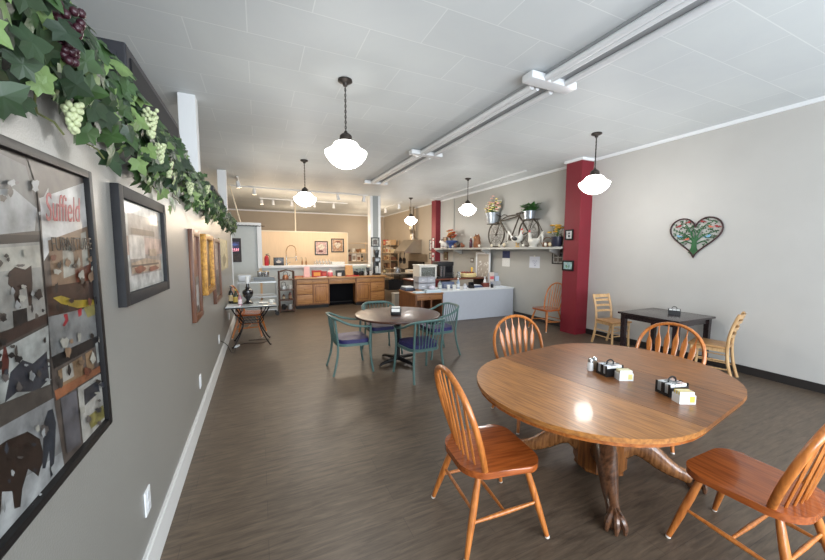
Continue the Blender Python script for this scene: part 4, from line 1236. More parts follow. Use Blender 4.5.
for k, (x, lb) in enumerate(((1.28, 'slim soap dispenser on the white ledge, left of its twin'), (1.40, 'slim soap dispenser on the white ledge, right of its twin'))):
    t = thing('soap_dispenser', lb, 'dispenser', (x, 11.44, LZ), 0, 'dispensers on the white ledge')
    MB().lathe([(0, 0), (0.025, 0), (0.027, 0.1), (0.012, 0.13), (0.008, 0.20), (0, 0.2)], (0, 0, 0), 12).build('bottle', mat('amber_plastic', (150, 104, 60), rough=0.3), t)
    MB().tube([(0, 0, 0.19), (0, 0, 0.225), (-0.04, 0, 0.225)], 0.006, 6).build('pump', mat('dark_bronze', (58, 52, 48)), t)
    t.children[0].name = 'reservoir'
t = thing('dish_rack', 'low steel dish rack with pale dishes on the white ledge', 'dish rack', (1.92, 11.40, LZ))
mb = MB()
for k in range(9):
    mb.tube([(-0.26 + 0.065 * k, -0.09, 0.01), (-0.26 + 0.065 * k, -0.09, 0.09), (-0.26 + 0.065 * k, 0.09, 0.09), (-0.26 + 0.065 * k, 0.09, 0.01)], 0.004, 5)
for yy in (-0.09, 0.09):
    for z in (0.008, 0.09):
        mb.tube([(-0.27, yy, z), (0.27, yy, z)], 0.005, 6)
mb.build('rack', CHR, t)
for k in range(5):
    MB().lathe([(0, 0), (0.05, 0.004), (0.085, 0.014), (0.083, 0.018), (0.05, 0.009), (0, 0.006)], (-0.2 + 0.1 * k, 0, 0.10), 18, rot=(0, 1.35, 0)).build('plate', mat('white_glaze', (232, 230, 224), rough=0.25), t)
t = thing('stacked_pans', 'stack of pale baking pans at the right end of the white ledge', 'pan', (2.40, 11.36, LZ))
for k in range(3):
    MB().prism(rc(-0.2, -0.12, 0.2, 0.12), lambda u, v, q, k=k: (u * (1.06 if q > 0.03 else 1), v * (1.08 if q > 0.03 else 1), q * 0.6 + k * 0.03), 0.0, 0.05, bev=0.006).build('pan', mat('white_glaze', (232, 230, 224)), t)

# ------------------------------------------------------------------ open shelves beyond the ledge
STL = MC['steel']
def shelf_unit(name, label, loc, w, d, zs, m, rz=0, post=0.015, h=None, group=None, cat='shelf', wire=False):
    t = thing(name, label, cat, loc, rz, group)
    H = h or zs[-1] + 0.04
    for sx in (-1, 1):
        for sy in (-1, 1):
            MB().cyl((sx * (w / 2 - post), sy * (d / 2 - post), 0), post, H, 10).build('post', m, t)
    for z in zs:
        mb = MB()
        if wire:
            for k in range(int(w / 0.04) + 1):
                mb.tube([(-w / 2 + k * 0.04, -d / 2, z), (-w / 2 + k * 0.04, d / 2, z)], 0.0035, 5)
            for yy in (-d / 2, 0, d / 2):
                mb.tube([(-w / 2, yy, z), (w / 2, yy, z)], 0.006, 6)
        else:
            mb.b2((-w / 2, -d / 2, z - 0.02), (w / 2, d / 2, z), bev=0.003)
        mb.build('shelf_board', m, t)
    return t
SH = (3.84, 14.3)
shelf_unit('storage_shelf', 'tall open storage shelf of dishes beyond the ledge, left of the white column', (SH[0], SH[1], 0), 0.95, 0.42, (0.35, 0.85, 1.25, 1.62, 2.02), mat('tan_painted_steel', (196, 170, 138), rough=0.5), 0, 0.018)
sx0 = SH[0] - 0.38
def bowl(label, loc, r, h, col, group, name='bowl'):
    return one(name, MB().lathe([(0, 0), (r * 0.5, 0), (r * 0.55, 0.008), (r * 0.85, h * 0.5), (r, h), (r * 0.94, h), (r * 0.78, h * 0.5), (0, 0.014)], (0, 0, 0), 18), mat('glaze_%d_%d_%d' % col, col, rough=0.3), label, 'bowl', loc, 0, group)
GS = 'things on the storage shelf'
bowl('dark mixing bowl on the storage shelf\'s upper board, leftmost', (sx0 + 0.02, SH[1] - 0.02, 1.621), 0.09, 0.12, (70, 54, 48), GS)
bowl('white bowl on the storage shelf\'s upper board', (sx0 + 0.22, SH[1] - 0.03, 1.621), 0.085, 0.17, (226, 222, 212), GS)
bowl('brown bowl right of the white bowl on the storage shelf\'s upper board', (sx0 + 0.43, SH[1] - 0.03, 1.621), 0.10, 0.14, (136, 96, 66), GS)
carton('carton', 'tan carton at the right of the storage shelf\'s upper board', (sx0 + 0.66, SH[1], 1.621), (0.20, 0.18, 0.16), (202, 166, 120), (224, 196, 160), 0, GS)
carton('carton', 'dark carton at the left of the storage shelf\'s middle board', (sx0 + 0.04, SH[1], 1.251), (0.16, 0.18, 0.28), (96, 70, 58), (140, 100, 80), 0, GS)
carton('carton', 'white carton in the middle of the storage shelf\'s middle board', (sx0 + 0.24, SH[1], 1.251), (0.19, 0.18, 0.32), (230, 224, 214), (160, 140, 120), 0, GS)
carton('carton', 'pale carton with brown label right of the white carton on the storage shelf', (sx0 + 0.45, SH[1], 1.251), (0.17, 0.18, 0.26), (222, 206, 186), (126, 88, 64), 0, GS)
bottle('bottle', 'dark bottle at the right of the storage shelf\'s middle board', (sx0 + 0.62, SH[1], 1.251), 0.30, 0.045, (52, 40, 36), (190, 160, 120), group=GS)
bowl('white bowl on the storage shelf\'s lower board', (sx0 + 0.15, SH[1], 0.851), 0.11, 0.16, (226, 222, 212), GS)
bowl('tan bowl on the storage shelf\'s lower board', (sx0 + 0.45, SH[1], 0.851), 0.11, 0.18, (196, 160, 116), GS)

# ------------------------------------------------------------------ steel cart and little shelf in front of the alcove
t = thing('steel_cart', 'stainless steel kitchen cart on casters in front of the alcove panel', 'cart', (0.0, 9.72, 0))
SSM = mat('stainless_cart', (176, 178, 178), rough=0.28, metal=0.55)
for sx in (-0.5, 0.40):
    for sy in (-0.24, 0.24):
        p = MB().cyl((sx, sy, 0.10), 0.014, 0.83, 10).build('post', SSM, t)
        c = MB().tube([(sx, sy - 0.012, 0.05), (sx, sy + 0.012, 0.05)], 0.05, 14).cyl((sx, sy, 0.09), 0.02, 0.02, 10).build('caster', mat('black_rubber', (20, 20, 21)), t)
for z in (0.16, 0.50, 0.88):
    MB().b2((-0.5, -0.25, z), (0.40, 0.25, z + 0.012)).b2((-0.5, -0.255, z - 0.015), (0.40, -0.245, z + 0.02)).b2((-0.5, 0.245, z - 0.015), (0.40, 0.255, z + 0.02)).build('shelf_board', SSM, t)
MB().tube([(-0.5, -0.24, 0.92), (0.40, -0.24, 0.92), (0.40, 0.24, 0.92), (-0.5, 0.24, 0.92)], 0.009, 8, closed=True).build('top_rail', SSM, t)
t = thing('steel_pan', 'grey roasting pan at the right end of the steel cart top', 'pan', (0.115, 9.66, 0.893))
MB().prism(rc(-0.24, -0.14, 0.24, 0.14), lambda u, v, q: (u * (1.06 if q > 0.05 else 1), v * (1.08 if q > 0.05 else 1), q), 0.0, 0.12, bev=0.008).b2((-0.265, -0.16, 0.108), (0.265, 0.16, 0.122)).build('pan_body', mat('grey_pan', (136, 142, 146), rough=0.4), t)
MB().tube([(-0.26, -0.05, 0.115), (-0.31, -0.05, 0.125), (-0.31, 0.05, 0.125), (-0.26, 0.05, 0.115)], 0.008, 8).build('handle', SSM, t)
for k, (x, lb) in enumerate(((0.02, 'left steel canister stacked in the grey roasting pan'), (0.17, 'right steel canister stacked in the grey roasting pan'))):
    q = thing('canister', lb, 'canister', (x, 9.66, 1.016), 0, 'canisters in the roasting pan')
    MB().lathe([(0, 0), (0.065, 0), (0.068, 0.01), (0.068, 0.12), (0, 0.12)], (0, 0, 0), 18).build('drum', mat('steel', (170, 172, 174)), q)
    MB().lathe([(0.072, 0.121), (0.072, 0.145), (0.02, 0.15), (0, 0.15)], (0, 0, 0), 18).build('lid', mat('tan_lid', (186, 168, 140), rough=0.4), q)
t = thing('hotel_pan', 'pale steel tub at the left end of the steel cart top', 'pan', (-0.34, 9.72, 0.893))
MB().prism(rc(-0.13, -0.2, 0.13, 0.2), lambda u, v, q: (u * (1.06 if q > 0.05 else 1), v * (1.05 if q > 0.05 else 1), q), 0.0, 0.17, bev=0.008).build('tub', mat('pale_steel', (190, 194, 198), rough=0.35, metal=0.3), t)
MB().b2((-0.145, -0.215, 0.165), (0.145, 0.215, 0.175)).build('rim', mat('pale_steel', (190, 194, 198)), t)

et = shelf_unit('etagere', 'narrow dark wooden stand of pans and jars, left of the oak cabinets', (0.68, 10.0, 0), 0.42, 0.34, (0.06, 0.34, 0.62, 0.90), wood('dark_stand_wood', (92, 60, 42), (60, 38, 28), axis=2, rough=0.4), 0, 0.02, 1.13)
mb = MB()
for sy in (-1, 1):
    mb.tube([(-0.19, 0.15 * sy, 1.11), (0, 0.15 * sy, 1.16), (0.19, 0.15 * sy, 1.11)], 0.012, 8)
mb.build('top_rail', MC['dark_stand_wood'], et)
GE = 'kitchenware on the dark stand'
def kettle(label, loc, col, name='kettle'):
    q = thing(name, label, 'kettle', loc, -0.6, GE)
    m = mat('kettle_%d_%d_%d' % col, col, rough=0.25, metal=0.4)
    MB().lathe([(0, 0), (0.075, 0), (0.085, 0.03), (0.075, 0.09), (0.045, 0.125), (0, 0.13)], (0, 0, 0), 18).build('body', m, q)
    MB().tube(spline([(0.07, 0, 0.07), (0.11, 0, 0.10), (0.13, 0, 0.13)], 3), 0.011, 8).build('spout', m, q)
    MB().tube(spline([(-0.06, 0, 0.10), (-0.06, 0, 0.18), (0.0, 0, 0.21), (0.06, 0, 0.18), (0.06, 0, 0.10)], 3), 0.007, 7).build('handle', mat('black_plastic', (28, 28, 30)), q)
    return q
kettle('copper-coloured kettle on the dark stand\'s top board', (0.66, 9.98, 0.9005), (176, 120, 88))
kettle('pale steel kettle on the dark stand\'s second board', (0.60, 9.96, 0.6205), (196, 198, 196))
mug('white mug right of the pale kettle on the dark stand', (0.77, 9.97, 0.6205), (214, 210, 204), 0.04, 0.13, -0.5, GE)
bottle('jar', 'small brown jar left on the dark stand\'s third board', (0.60, 9.98, 0.3405), 0.15, 0.04, (96, 60, 44), (196, 180, 150), 0.2, GE)
bottle('jar', 'dark red jar right on the dark stand\'s third board', (0.77, 9.98, 0.3405), 0.20, 0.045, (90, 40, 36), (150, 120, 90), 0.2, GE)
mug('black mug with white band, left on the dark stand\'s bottom board', (0.59, 9.95, 0.0605), (44, 44, 46), 0.05, 0.15, -0.4, GE)
mug('pale grey mug right on the dark stand\'s bottom board', (0.76, 9.95, 0.0605), (186, 186, 184), 0.05, 0.15, -0.4, GE)

# ------------------------------------------------------------------ on the iron table
TZ2 = 0.7325
t = thing('paper_tray', 'white sheet under the bottles on the iron table', 'paper', (-0.42, 6.62, TZ2))
MB().b2((-0.11, -0.16, 0), (0.11, 0.2, 0.004)).build('sheet', mat('white_sheet', (232, 234, 238), rough=0.4), t)
GB = 'bottles on the iron table'
bottle('bottle', 'tall dark wine bottle with cream label, leftmost on the iron table', (-0.485, 7.02, TZ2), 0.31, 0.042, (26, 24, 26), (218, 196, 150), group=GB)
bottle('bottle', 'dark green bottle with yellow label, middle bottle on the iron table', (-0.40, 6.87, TZ2), 0.27, 0.042, (52, 56, 34), (206, 176, 84), group=GB, capc=(190, 160, 70))
bottle('bottle', 'short clear pink bottle, rightmost and nearest on the iron table', (-0.325, 6.64, TZ2 + 0.0), 0.22, 0.032, (176, 128, 140), (226, 206, 210), group=GB, capc=(214, 200, 200))
t = thing('urn_lamp', 'black urn-shaped table lamp without shade on the iron table', 'lamp', (-0.20, 6.84, TZ2))
MB().lathe([(0, 0), (0.085, 0), (0.088, 0.012), (0.05, 0.03), (0.03, 0.06), (0.035, 0.08), (0.075, 0.13), (0.092, 0.19), (0.085, 0.235), (0.045, 0.26), (0.035, 0.275), (0.05, 0.285), (0.028, 0.30), (0.022, 0.36), (0, 0.36)], (0, 0, 0), 24).build('urn', mat('black_urn', (26, 25, 28), rough=0.25, coat=0.4), t)
MB().cyl((0, 0, 0.36), 0.018, 0.03, 12).cyl((0, 0, 0.39), 0.03, 0.10, 14).build('socket', mat('white_socket', (232, 232, 230), rough=0.4), t)
t = thing('dish', 'small white dishes at the right end of the iron table', 'dish', (0.06, 6.72, TZ2))
MB().lathe([(0, 0), (0.05, 0.0), (0.085, 0.016), (0.083, 0.02), (0.05, 0.006), (0, 0.006)], (0, 0, 0), 20).build('plate', mat('white_glaze', (232, 230, 224)), t)
t = thing('cup', 'small white cup beside the dish on the iron table', 'cup', (0.19, 6.84, TZ2))
MB().lathe([(0, 0), (0.03, 0), (0.042, 0.05), (0.038, 0.05), (0.028, 0.006), (0, 0.006)], (0, 0, 0), 16).build('bowl', mat('white_glaze', (232, 230, 224)), t)
MB().tube([(0.038, 0, 0.042), (0.062, 0, 0.036), (0.058, 0, 0.016), (0.034, 0, 0.014)], 0.004, 6).build('handle', mat('white_glaze', (232, 230, 224)), t)
# ------------------------------------------------------------------ wooden desk, pale counter and brown back counter
DW = wood('desk_wood', (158, 108, 62), (122, 76, 40), axis=0, rough=0.4)
DWV = wood('desk_side_wood', (128, 82, 48), (94, 56, 32), axis=2, rough=0.4)
t = thing('wooden_desk', 'brown wooden desk stacked with trays, left end of the pale counter', 'desk', (3.18, 6.86, 0))
MB().b2((0, 0, 0.70), (0.73, 1.00, 0.73), bev=0.005).build('desktop', DW, t)
MB().b2((0.01, 0.01, 0), (0.04, 0.99, 0.70)).build('side_panel', DWV, t)
MB().b2((0.69, 0.01, 0), (0.72, 0.99, 0.70)).build('side_panel', DWV, t)
MB().b2((0.04, 0.93, 0.1), (0.69, 0.96, 0.70)).build('back_panel', DWV, t)
dr = MB().b2((0.045, 0.0, 0.575), (0.685, 0.02, 0.695), bev=0.004).build('drawer', DW, t)
MB().ell((0.365, -0.012, 0.635), (0.014, 0.013, 0.014), 10).build('knob', KNOB, dr)
for x in (0.17, 0.42):
    MB().b2((x - 0.02, 0.02, 0), (x + 0.02, 0.06, 0.575)).build('leg', DWV, t)
CTM = mat('counter_front_paint', (184, 188, 196), rough=0.5, var=0.02)
t = thing('service_counter', 'low pale grey service counter with a white top against the right wall', 'counter', (3.94, 7.02, 0))
MB().b2((0.0, 0.0, 0.0), (2.175, 0.05, 0.715)).b2((0.0, 0.05, 0), (0.04, 0.70, 0.715)).b2((2.135, 0.05, 0), (2.175, 0.70, 0.715)).build('front_panel', CTM, t)
MB().b2((-0.015, -0.02, 0.715), (2.19, 0.75, 0.75), bev=0.005).build('countertop', mat('white_laminate', (222, 224, 224), rough=0.3), t)
t = thing('back_counter', 'brown-edged raised counter behind the pale service counter', 'counter', (3.55, 7.86, 0))
BCW = wood('brown_counter', (120, 66, 46), (90, 46, 32), axis=0, rough=0.35)
MB().b2((0, 0, 0.92), (2.35, 0.62, 0.955), bev=0.005).build('countertop', BCW, t)
for x in (0.04, 1.15, 2.27):
    MB().b2((x, 0.04, 0), (x + 0.05, 0.58, 0.92)).build('leg', mat('dark_support', (44, 36, 34), rough=0.6), t)
MB().b2((0.09, 0.30, 0.45), (2.27, 0.56, 0.47)).build('shelf_board', mat('dark_support', (44, 36, 34)), t)
BZ = 0.9555
DZ = 0.7305
SZC = 0.7505
# display case on the back counter's left end
t = thing('display_case', 'white glass-doored display case behind the plastic trays', 'display case', (4.06, 8.16, BZ))
t.scale = (0.82, 0.9, 0.94)
CW_ = mat('case_white', (210, 208, 200), rough=0.4)
MB().b2((-0.31, 0.20, 0), (0.31, 0.22, 0.37)).b2((-0.31, -0.22, 0), (-0.29, 0.20, 0.37)).b2((0.29, -0.22, 0), (0.31, 0.20, 0.37)).b2((-0.31, -0.22, 0), (0.31, 0.2, 0.03)).b2((-0.33, -0.25, 0.37), (0.33, 0.23, 0.40), bev=0.01).build('cabinet_body', CW_, t)
d = MB()
for a, b in (((-0.30, 0.03), (-0.25, 0.37)), ((0.25, 0.03), (0.30, 0.37)), ((-0.25, 0.03), (0.25, 0.07)), ((-0.25, 0.33), (0.25, 0.37))):
    d.b2((a[0], -0.24, a[1]), (b[0], -0.221, b[1]))
dd = d.build('door', CW_, t)
MB().b2((-0.25, -0.233, 0.07), (0.25, -0.229, 0.33)).build('pane', mat('case_glass', (150, 156, 150), rough=0.05, trans=0.6, coat=0.3), dd)
MB().b2((-0.28, -0.2, 0.19), (0.28, 0.19, 0.198)).b2((-0.05, -0.06, 0.198), (0.03, 0.02, 0.30)).b2((0.1, -0.06, 0.03), (0.2, 0.04, 0.16)).build('shelf_board', CW_, t)
# black water boiler / coffee brewer
t = thing('coffee_brewer', 'boxy black and steel coffee brewer on the brown back counter', 'coffee machine', (4.60, 8.14, BZ))
MB().b2((-0.23, -0.18, 0), (0.25, 0.18, 0.04), bev=0.01).b2((-0.12, -0.14, 0.04), (0.25, 0.18, 0.42), bev=0.02).b2((-0.23, -0.17, 0.34), (0.25, 0.18, 0.45), bev=0.02).build('body', mat('black_plastic', (28, 28, 30)), t)
MB().b2((-0.145, -0.142, 0.05), (-0.10, -0.10, 0.34)).b2((-0.05, -0.146, 0.05), (-0.02, -0.139, 0.33)).build('steel_strip', mat('steel', (170, 172, 174)), t)
MB().b2((0.03, -0.146, 0.16), (0.22, -0.139, 0.32)).build('screen', mat('dark_screen', (16, 18, 24)), t)
# pie on pan + others on back counter
t = thing('cake', 'round pale cake with a brown top on the brown back counter', 'cake', (5.36, 8.06, BZ))
MB().lathe([(0, 0), (0.26, 0), (0.28, 0.02), (0.275, 0.022), (0, 0.02)], (0, 0, 0), 30).build('platter', mat('brown_platter', (110, 70, 50), rough=0.4), t)
MB().lathe([(0, 0.0225), (0.24, 0.0225), (0.25, 0.04), (0.25, 0.11), (0.235, 0.125), (0, 0.13)], (0, 0, 0), 30).build('cake_side', mat('cream_cake', (214, 194, 140), rough=0.7, var=0.1, scale=30), t)
mb = MB()
for k in range(12):
    a = 2 * PI * k / 12
    mb.ell((0.16 * math.cos(a), 0.16 * math.sin(a), 0.137), (0.03, 0.03, 0.025), 8)
mb.ell((0, 0, 0.13), (0.15, 0.15, 0.02), 14)
mb.build('topping', mat('berry_topping', (128, 60, 44), rough=0.5, var=0.3, scale=30), t)
MB().prism([(0.03, 0), (0.05, 0.0), (0.075, 0.13), (0.045, 0.16), (0.01, 0.14)], lambda u, v, k: (u + 0.10, k, 0.13 + v), -0.01, 0.01).build('yellow_tag', mat('yellow_card', (226, 184, 72), rough=0.6), t)
glasses = []
for k, (x, y, h, lb) in enumerate(((5.01, 7.96, 0.15, 'clear glass jar just left of the cake on the brown back counter'), (4.96, 8.22, 0.13, 'clear glass jar behind the jar beside the cake'))):
    q = thing('glass_jar', lb, 'jar', (x, y, BZ), 0, 'glass jars by the cake')
    MB().lathe([(0, 0), (0.05, 0), (0.055, 0.01), (0.055, h * .8), (0.04, h * .9), (0.04, h)], (0, 0, 0), 16, closed=False).build('glass', mat('clear_jar', (206, 212, 210), rough=0.06, trans=0.7), q)
    MB().cyl((0, 0, h), 0.045, 0.02, 16).build('lid', mat('steel', (170, 172, 174)), q)
# leaning panel
t = thing('leaning_panel', 'tall white-framed panel with pale leaf pattern leaning on the right wall', 'panel', (6.04, 8.26, 0.753), RW)
fr = MB()
for a, b in (((-0.34, 0), (-0.29, 0.90)), ((0.29, 0), (0.34, 0.90)), ((-0.29, 0), (0.29, 0.05)), ((-0.29, 0.85), (0.29, 0.90))):
    fr.b2((a[0], -0.03, a[1]), (b[0], 0, b[1]))
fr.build('frame', M_TRIM, t)
mb = MB().b2((-0.29, -0.012, 0.05), (0.29, -0.006, 0.85)).m(1)
rp_ = random.Random(5)
for k in range(26):
    u, v = rp_.uniform(-0.24, 0.22), rp_.uniform(0.1, 0.62)
    a = rp_.uniform(0.3, 1.6)
    L = 0.09
    mb.poly([(u, -0.0125, v), (u + L * .5 * math.cos(a) - .02 * math.sin(a), -0.0125, v + L * .5 * math.sin(a) + .02 * math.cos(a)), (u + L * math.cos(a), -0.0125, v + L * math.sin(a)), (u + L * .5 * math.cos(a) + .02 * math.sin(a), -0.0125, v + L * .5 * math.sin(a) - .02 * math.cos(a))])
mb.build('leaf_print', [mat('taupe_print', (176, 168, 158), rough=0.5), M_PAPER], t, smooth=False)
# things on the desk
t = thing('drawer_organizer', 'clear stacked plastic drawer organizer on the wooden desk', 'organizer', (3.63, 7.25, DZ + 0.066))
CLP = mat('clear_plastic', (206, 206, 210), rough=0.12, trans=0.35)
for k in range(2):
    z = k * 0.15
    MB().b2((-0.25, -0.14, z), (0.19, 0.14, z + 0.006)).b2((-0.25, -0.14, z), (-0.244, 0.14, z + 0.145)).b2((0.184, -0.14, z), (0.19, 0.14, z + 0.145)).b2((-0.25, 0.134, z), (0.19, 0.14, z + 0.145)).b2((-0.25, -0.14, z + 0.139), (0.19, 0.14, z + 0.145)).build('tray_frame', CLP, t)
    d = MB().b2((-0.24, -0.146, z + 0.01), (-0.035, -0.135, z + 0.13)).build('drawer', mat('frosted_plastic', (178, 178, 184), rough=0.3), t)
    MB().b2((-0.17, -0.153, z + 0.06), (-0.10, -0.146, z + 0.075)).build('handle', M_PAPER, d)
    d = MB().b2((-0.025, -0.146, z + 0.01), (0.18, -0.135, z + 0.13)).build('drawer', mat('frosted_plastic', (178, 178, 184)), t)
    MB().b2((0.04, -0.153, z + 0.06), (0.11, -0.146, z + 0.075)).build('handle', M_PAPER, d)
def pile(name, label, loc, sizes, cols, rz=0.0, cat='papers'):
    q = thing(name, label, cat, loc, rz)
    z = 0
    for k, (s, c) in enumerate(zip(sizes, cols)):
        MB().box((0.008 * ((k * 7) % 3 - 1), 0.006 * ((k * 5) % 3 - 1), z + s[2] / 2), s, rot=(0, 0, 0.06 * ((k * 3) % 3 - 1)), bev=0.003).build('sheet_stack', mat('stack_%d_%d_%d' % c, c, rough=0.5), q)
        z += s[2] + 0.0003
    return q
pile('binder_pile', 'pile of dark blue and white binders on the desk\'s far left corner', (3.335, 7.63, DZ), ((0.25, 0.42, 0.04), (0.23, 0.38, 0.03), (0.24, 0.36, 0.022)), ((58, 66, 86), (84, 92, 108), (206, 210, 214)))
pile('paper_boxes', 'flat pale blue-white paper boxes on the front of the wooden desk', (3.69, 7.06, DZ), ((0.38, 0.33, 0.045), (0.34, 0.30, 0.02)), ((196, 212, 220), (216, 224, 228)))
pile('flyer_stack', 'small stack of pale flyers at the front left of the wooden desk', (3.35, 7.02, DZ), ((0.24, 0.16, 0.025), (0.22, 0.15, 0.012)), ((190, 214, 222), (224, 228, 230)), 0.1)
t = thing('paper_lantern', 'crumpled white paper bundle in front of the clear organizer', 'paper', (3.66, 6.97, DZ + 0.0666))
MB().ell((0, 0, 0.05), (0.075, 0.05, 0.05), 9).ell((0.05, 0.01, 0.035), (0.05, 0.04, 0.035), 7).build('bundle', mat('crumpled_paper', (222, 214, 226), rough=0.7, bump=0.5, bscale=30), t, smooth=False)
t.children[0].name = 'paper_ball'
# things on the pale counter
GC = 'small things on the pale counter'
cup_l = ['white paper cup at the left end of the pale counter, front', 'second white paper cup on the pale counter, just right of the first']
for k, (x, y) in enumerate(((4.24, 7.20), (4.38, 7.17))):
    q = thing('paper_cup', cup_l[k], 'cup', (x, y, SZC), 0, GC)
    MB().lathe([(0, 0), (0.03, 0), (0.042, 0.10), (0.039, 0.10), (0.028, 0.006), (0, 0.006)], (0, 0, 0), 16).build('cup_body', M_PAPER, q)
    MB().lathe([(0, 0.1005), (0.045, 0.1005), (0.045, 0.112), (0.03, 0.115), (0, 0.115)], (0, 0, 0), 16).build('lid', mat('lid_white', (236, 236, 236), rough=0.35), q)
bottle('bottle', 'clear squat bottle at the far left of the pale counter', (4.08, 7.36, SZC), 0.22, 0.05, (150, 160, 162), (190, 196, 196), 0.3, GC)
bottle('spray_bottle', 'pale blue bottle with white top in the middle left of the pale counter', (4.58, 7.30, SZC), 0.27, 0.045, (140, 156, 176), (206, 210, 214), 0.35, GC, (230, 226, 220))
bottle('jar', 'white and silver jar right of the pale blue bottle on the counter', (4.73, 7.22, SZC), 0.13, 0.05, (188, 190, 196), (214, 214, 218), 0.25, GC, (180, 182, 186))
carton('tissue_box', 'blue-grey box at the back left of the pale counter', (4.36, 7.48, SZC), (0.34, 0.14, 0.16), (88, 98, 126), (130, 138, 156), 0, GC)
t = thing('card_terminal', 'small black card terminal in the middle of the pale counter', 'device', (4.93, 7.22, SZC))
MB().prism([(-0.05, 0), (0.06, 0), (0.06, 0.15), (0.02, 0.16), (-0.05, 0.05)], lambda u, v, k: (k, u, v), -0.06, 0.06, bev=0.006).build('case', mat('black_plastic', (28, 28, 30)), t)
MB().box((0, -0.022, 0.112), (0.09, 0.004, 0.055), rot=(-0.55, 0, 0)).build('screen', mat('dark_screen', (16, 18, 24)), t)
pile('folders', 'dark blue folders and white sheets behind the card terminal', (5.16, 7.42, SZC), ((0.36, 0.24, 0.03), (0.30, 0.2, 0.02), (0.26, 0.18, 0.01)), ((66, 80, 110), (92, 104, 130), (214, 216, 220)), 0.1)
t = thing('red_ornament', 'small dark red box with a white ball on the pale counter', 'ornament', (5.45, 7.34, SZC))
MB().box((0, 0, 0.055), (0.18, 0.10, 0.11), bev=0.008).build('base', mat('brown_red', (112, 52, 40), rough=0.5), t)
MB().ell((-0.03, 0, 0.132), (0.03, 0.03, 0.03), 12).build('ball', M_PAPER, t)
t = thing('brochure_holder', 'clear brochure holder with pink and white leaflets at the counter\'s right end', 'brochure holder', (5.80, 7.42, SZC))
MB().b2((-0.17, -0.05, 0), (0.17, 0.06, 0.015)).b2((-0.17, 0.05, 0), (0.17, 0.056, 0.36)).b2((-0.17, -0.05, 0.015), (-0.005, -0.046, 0.14)).b2((0.005, -0.05, 0.015), (0.17, -0.046, 0.14)).build('stand', CLP, t)
MB().b2((-0.15, 0.0, 0.02), (-0.01, 0.03, 0.38)).build('pink_leaflet', mat('leaflet_cream', (220, 206, 196), rough=0.5), t)
MB().b2((-0.14, -0.004, 0.19), (-0.02, -0.001, 0.27)).build('pink_band', mat('leaflet_pink', (214, 96, 104), rough=0.5), t)
MB().b2((0.02, -0.01, 0.02), (0.15, 0.02, 0.27)).build('blue_leaflet', mat('leaflet_blue', (192, 206, 228), rough=0.5), t)
bottle('soap_bottle', 'white pump bottle left of the brochure holder on the pale counter', (5.56, 7.52, SZC), 0.26, 0.04, (214, 216, 216), (230, 232, 232), 0.35, GC, (226, 228, 228))
pile('white_papers', 'loose white papers at the front right of the pale counter', (5.78, 7.16, SZC), ((0.38, 0.20, 0.012), (0.32, 0.18, 0.01), (0.24, 0.15, 0.008)), ((214, 218, 224), (230, 232, 236), (204, 210, 218)), 0.06)
t = thing('pen_cup', 'small black pen cup at the front of the counter before the leaflets', 'cup', (5.50, 7.12, SZC))
MB().lathe([(0, 0), (0.035, 0), (0.038, 0.09), (0.034, 0.09), (0.03, 0.006), (0, 0.006)], (0, 0, 0), 16).build('cup_body', mat('black_plastic', (28, 28, 30)), t)
MB().tube([(0.01, 0, 0.01), (0.02, 0.01, 0.13)], 0.004, 6).tube([(-0.01, 0.01, 0.01), (-0.02, 0.0, 0.14)], 0.004, 6).build('pens', mat('pen_blue', (50, 70, 130), rough=0.4), t)

# ------------------------------------------------------------------ on the recess wall
t = thing('wall_calendar', 'wall calendar with a blue picture above a white page', 'calendar', (XR - 0.001, 7.38, 1.49), RW)
MB().b2((-0.15, -0.006, 0.02), (0.15, 0, 0.21)).build('picture_page', mat('calendar_blue', (42, 56, 104), rough=0.5, var=0.4, scale=9), t)
MB().b2((-0.15, -0.008, -0.21), (0.15, 0, 0.018)).build('month_page', M_PAPER, t)
mb = MB()
for i in range(5):
    mb.b2((-0.13, -0.0095, -0.17 + 0.035 * i), (0.13, -0.0081, -0.168 + 0.035 * i))
mb.build('ruled_lines', mat('print_grey', (150, 152, 160), rough=0.6), t)
t = thing('paper_notice', 'white paper notice with faint blue writing taped to the recess wall', 'notice', (XR, 6.33, 1.43), RW)
MB().b2((-0.17, -0.004, -0.14), (0.17, 0, 0.14)).build('sheet', mat('notice_paper', (214, 218, 228), rough=0.7), t)
mb = MB()
for v, a, b in ((0.03, -0.07, 0.09), (0.0, -0.05, 0.06), (-0.04, -0.02, 0.07), (-0.08, -0.01, 0.05)):
    mb.tube([(a + (b - a) * i / 8, -0.005, v + 0.008 * ((i * 5) % 3 - 1)) for i in range(9)], 0.003, 4)
mb.build('handwriting', mat('pen_blue', (50, 70, 130)), t)
MB().b2((-0.02, -0.012, 0.13), (0.02, -0.004, 0.165)).build('tape', mat('tape', (222, 220, 206), rough=0.4), t)
af = [(F('mount', (186, 188, 184)), rc(-.14, -.16, .14, .16))]
for i in range(3):
    for j in range(2):
        af.append((F(('dusk', 'umber', 'slate')[(i + j) % 3], ((112, 104, 100), (84, 76, 70), (58, 62, 70))[(i + j) % 3]), rc(-.12 + .13 * j, -.13 + .1 * i, -.02 + .13 * j, -.05 + .1 * i)))
picture('black-framed black and white print below the wall shelf, beside the red pillar', (XR, 5.60, 1.60), RW, 0.36, 0.38, 0.025, 0.02, M_BLKF, af)
t = thing('light_switch', 'small dark wall switch plate left of the leaning panel', 'switch', (XR - 0.0005, 9.0, 1.41), RW)
MB().box((0, -0.004, 0), (0.18, 0.008, 0.15), bev=0.003).build('plate', mat('switch_bronze', (112, 108, 100), rough=0.4, metal=0.3), t)
MB().b2((-0.05, -0.014, -0.03), (-0.02, -0.008, 0.03)).b2((0.02, -0.014, -0.03), (0.05, -0.008, 0.03)).build('toggles', M_TRIM, t)
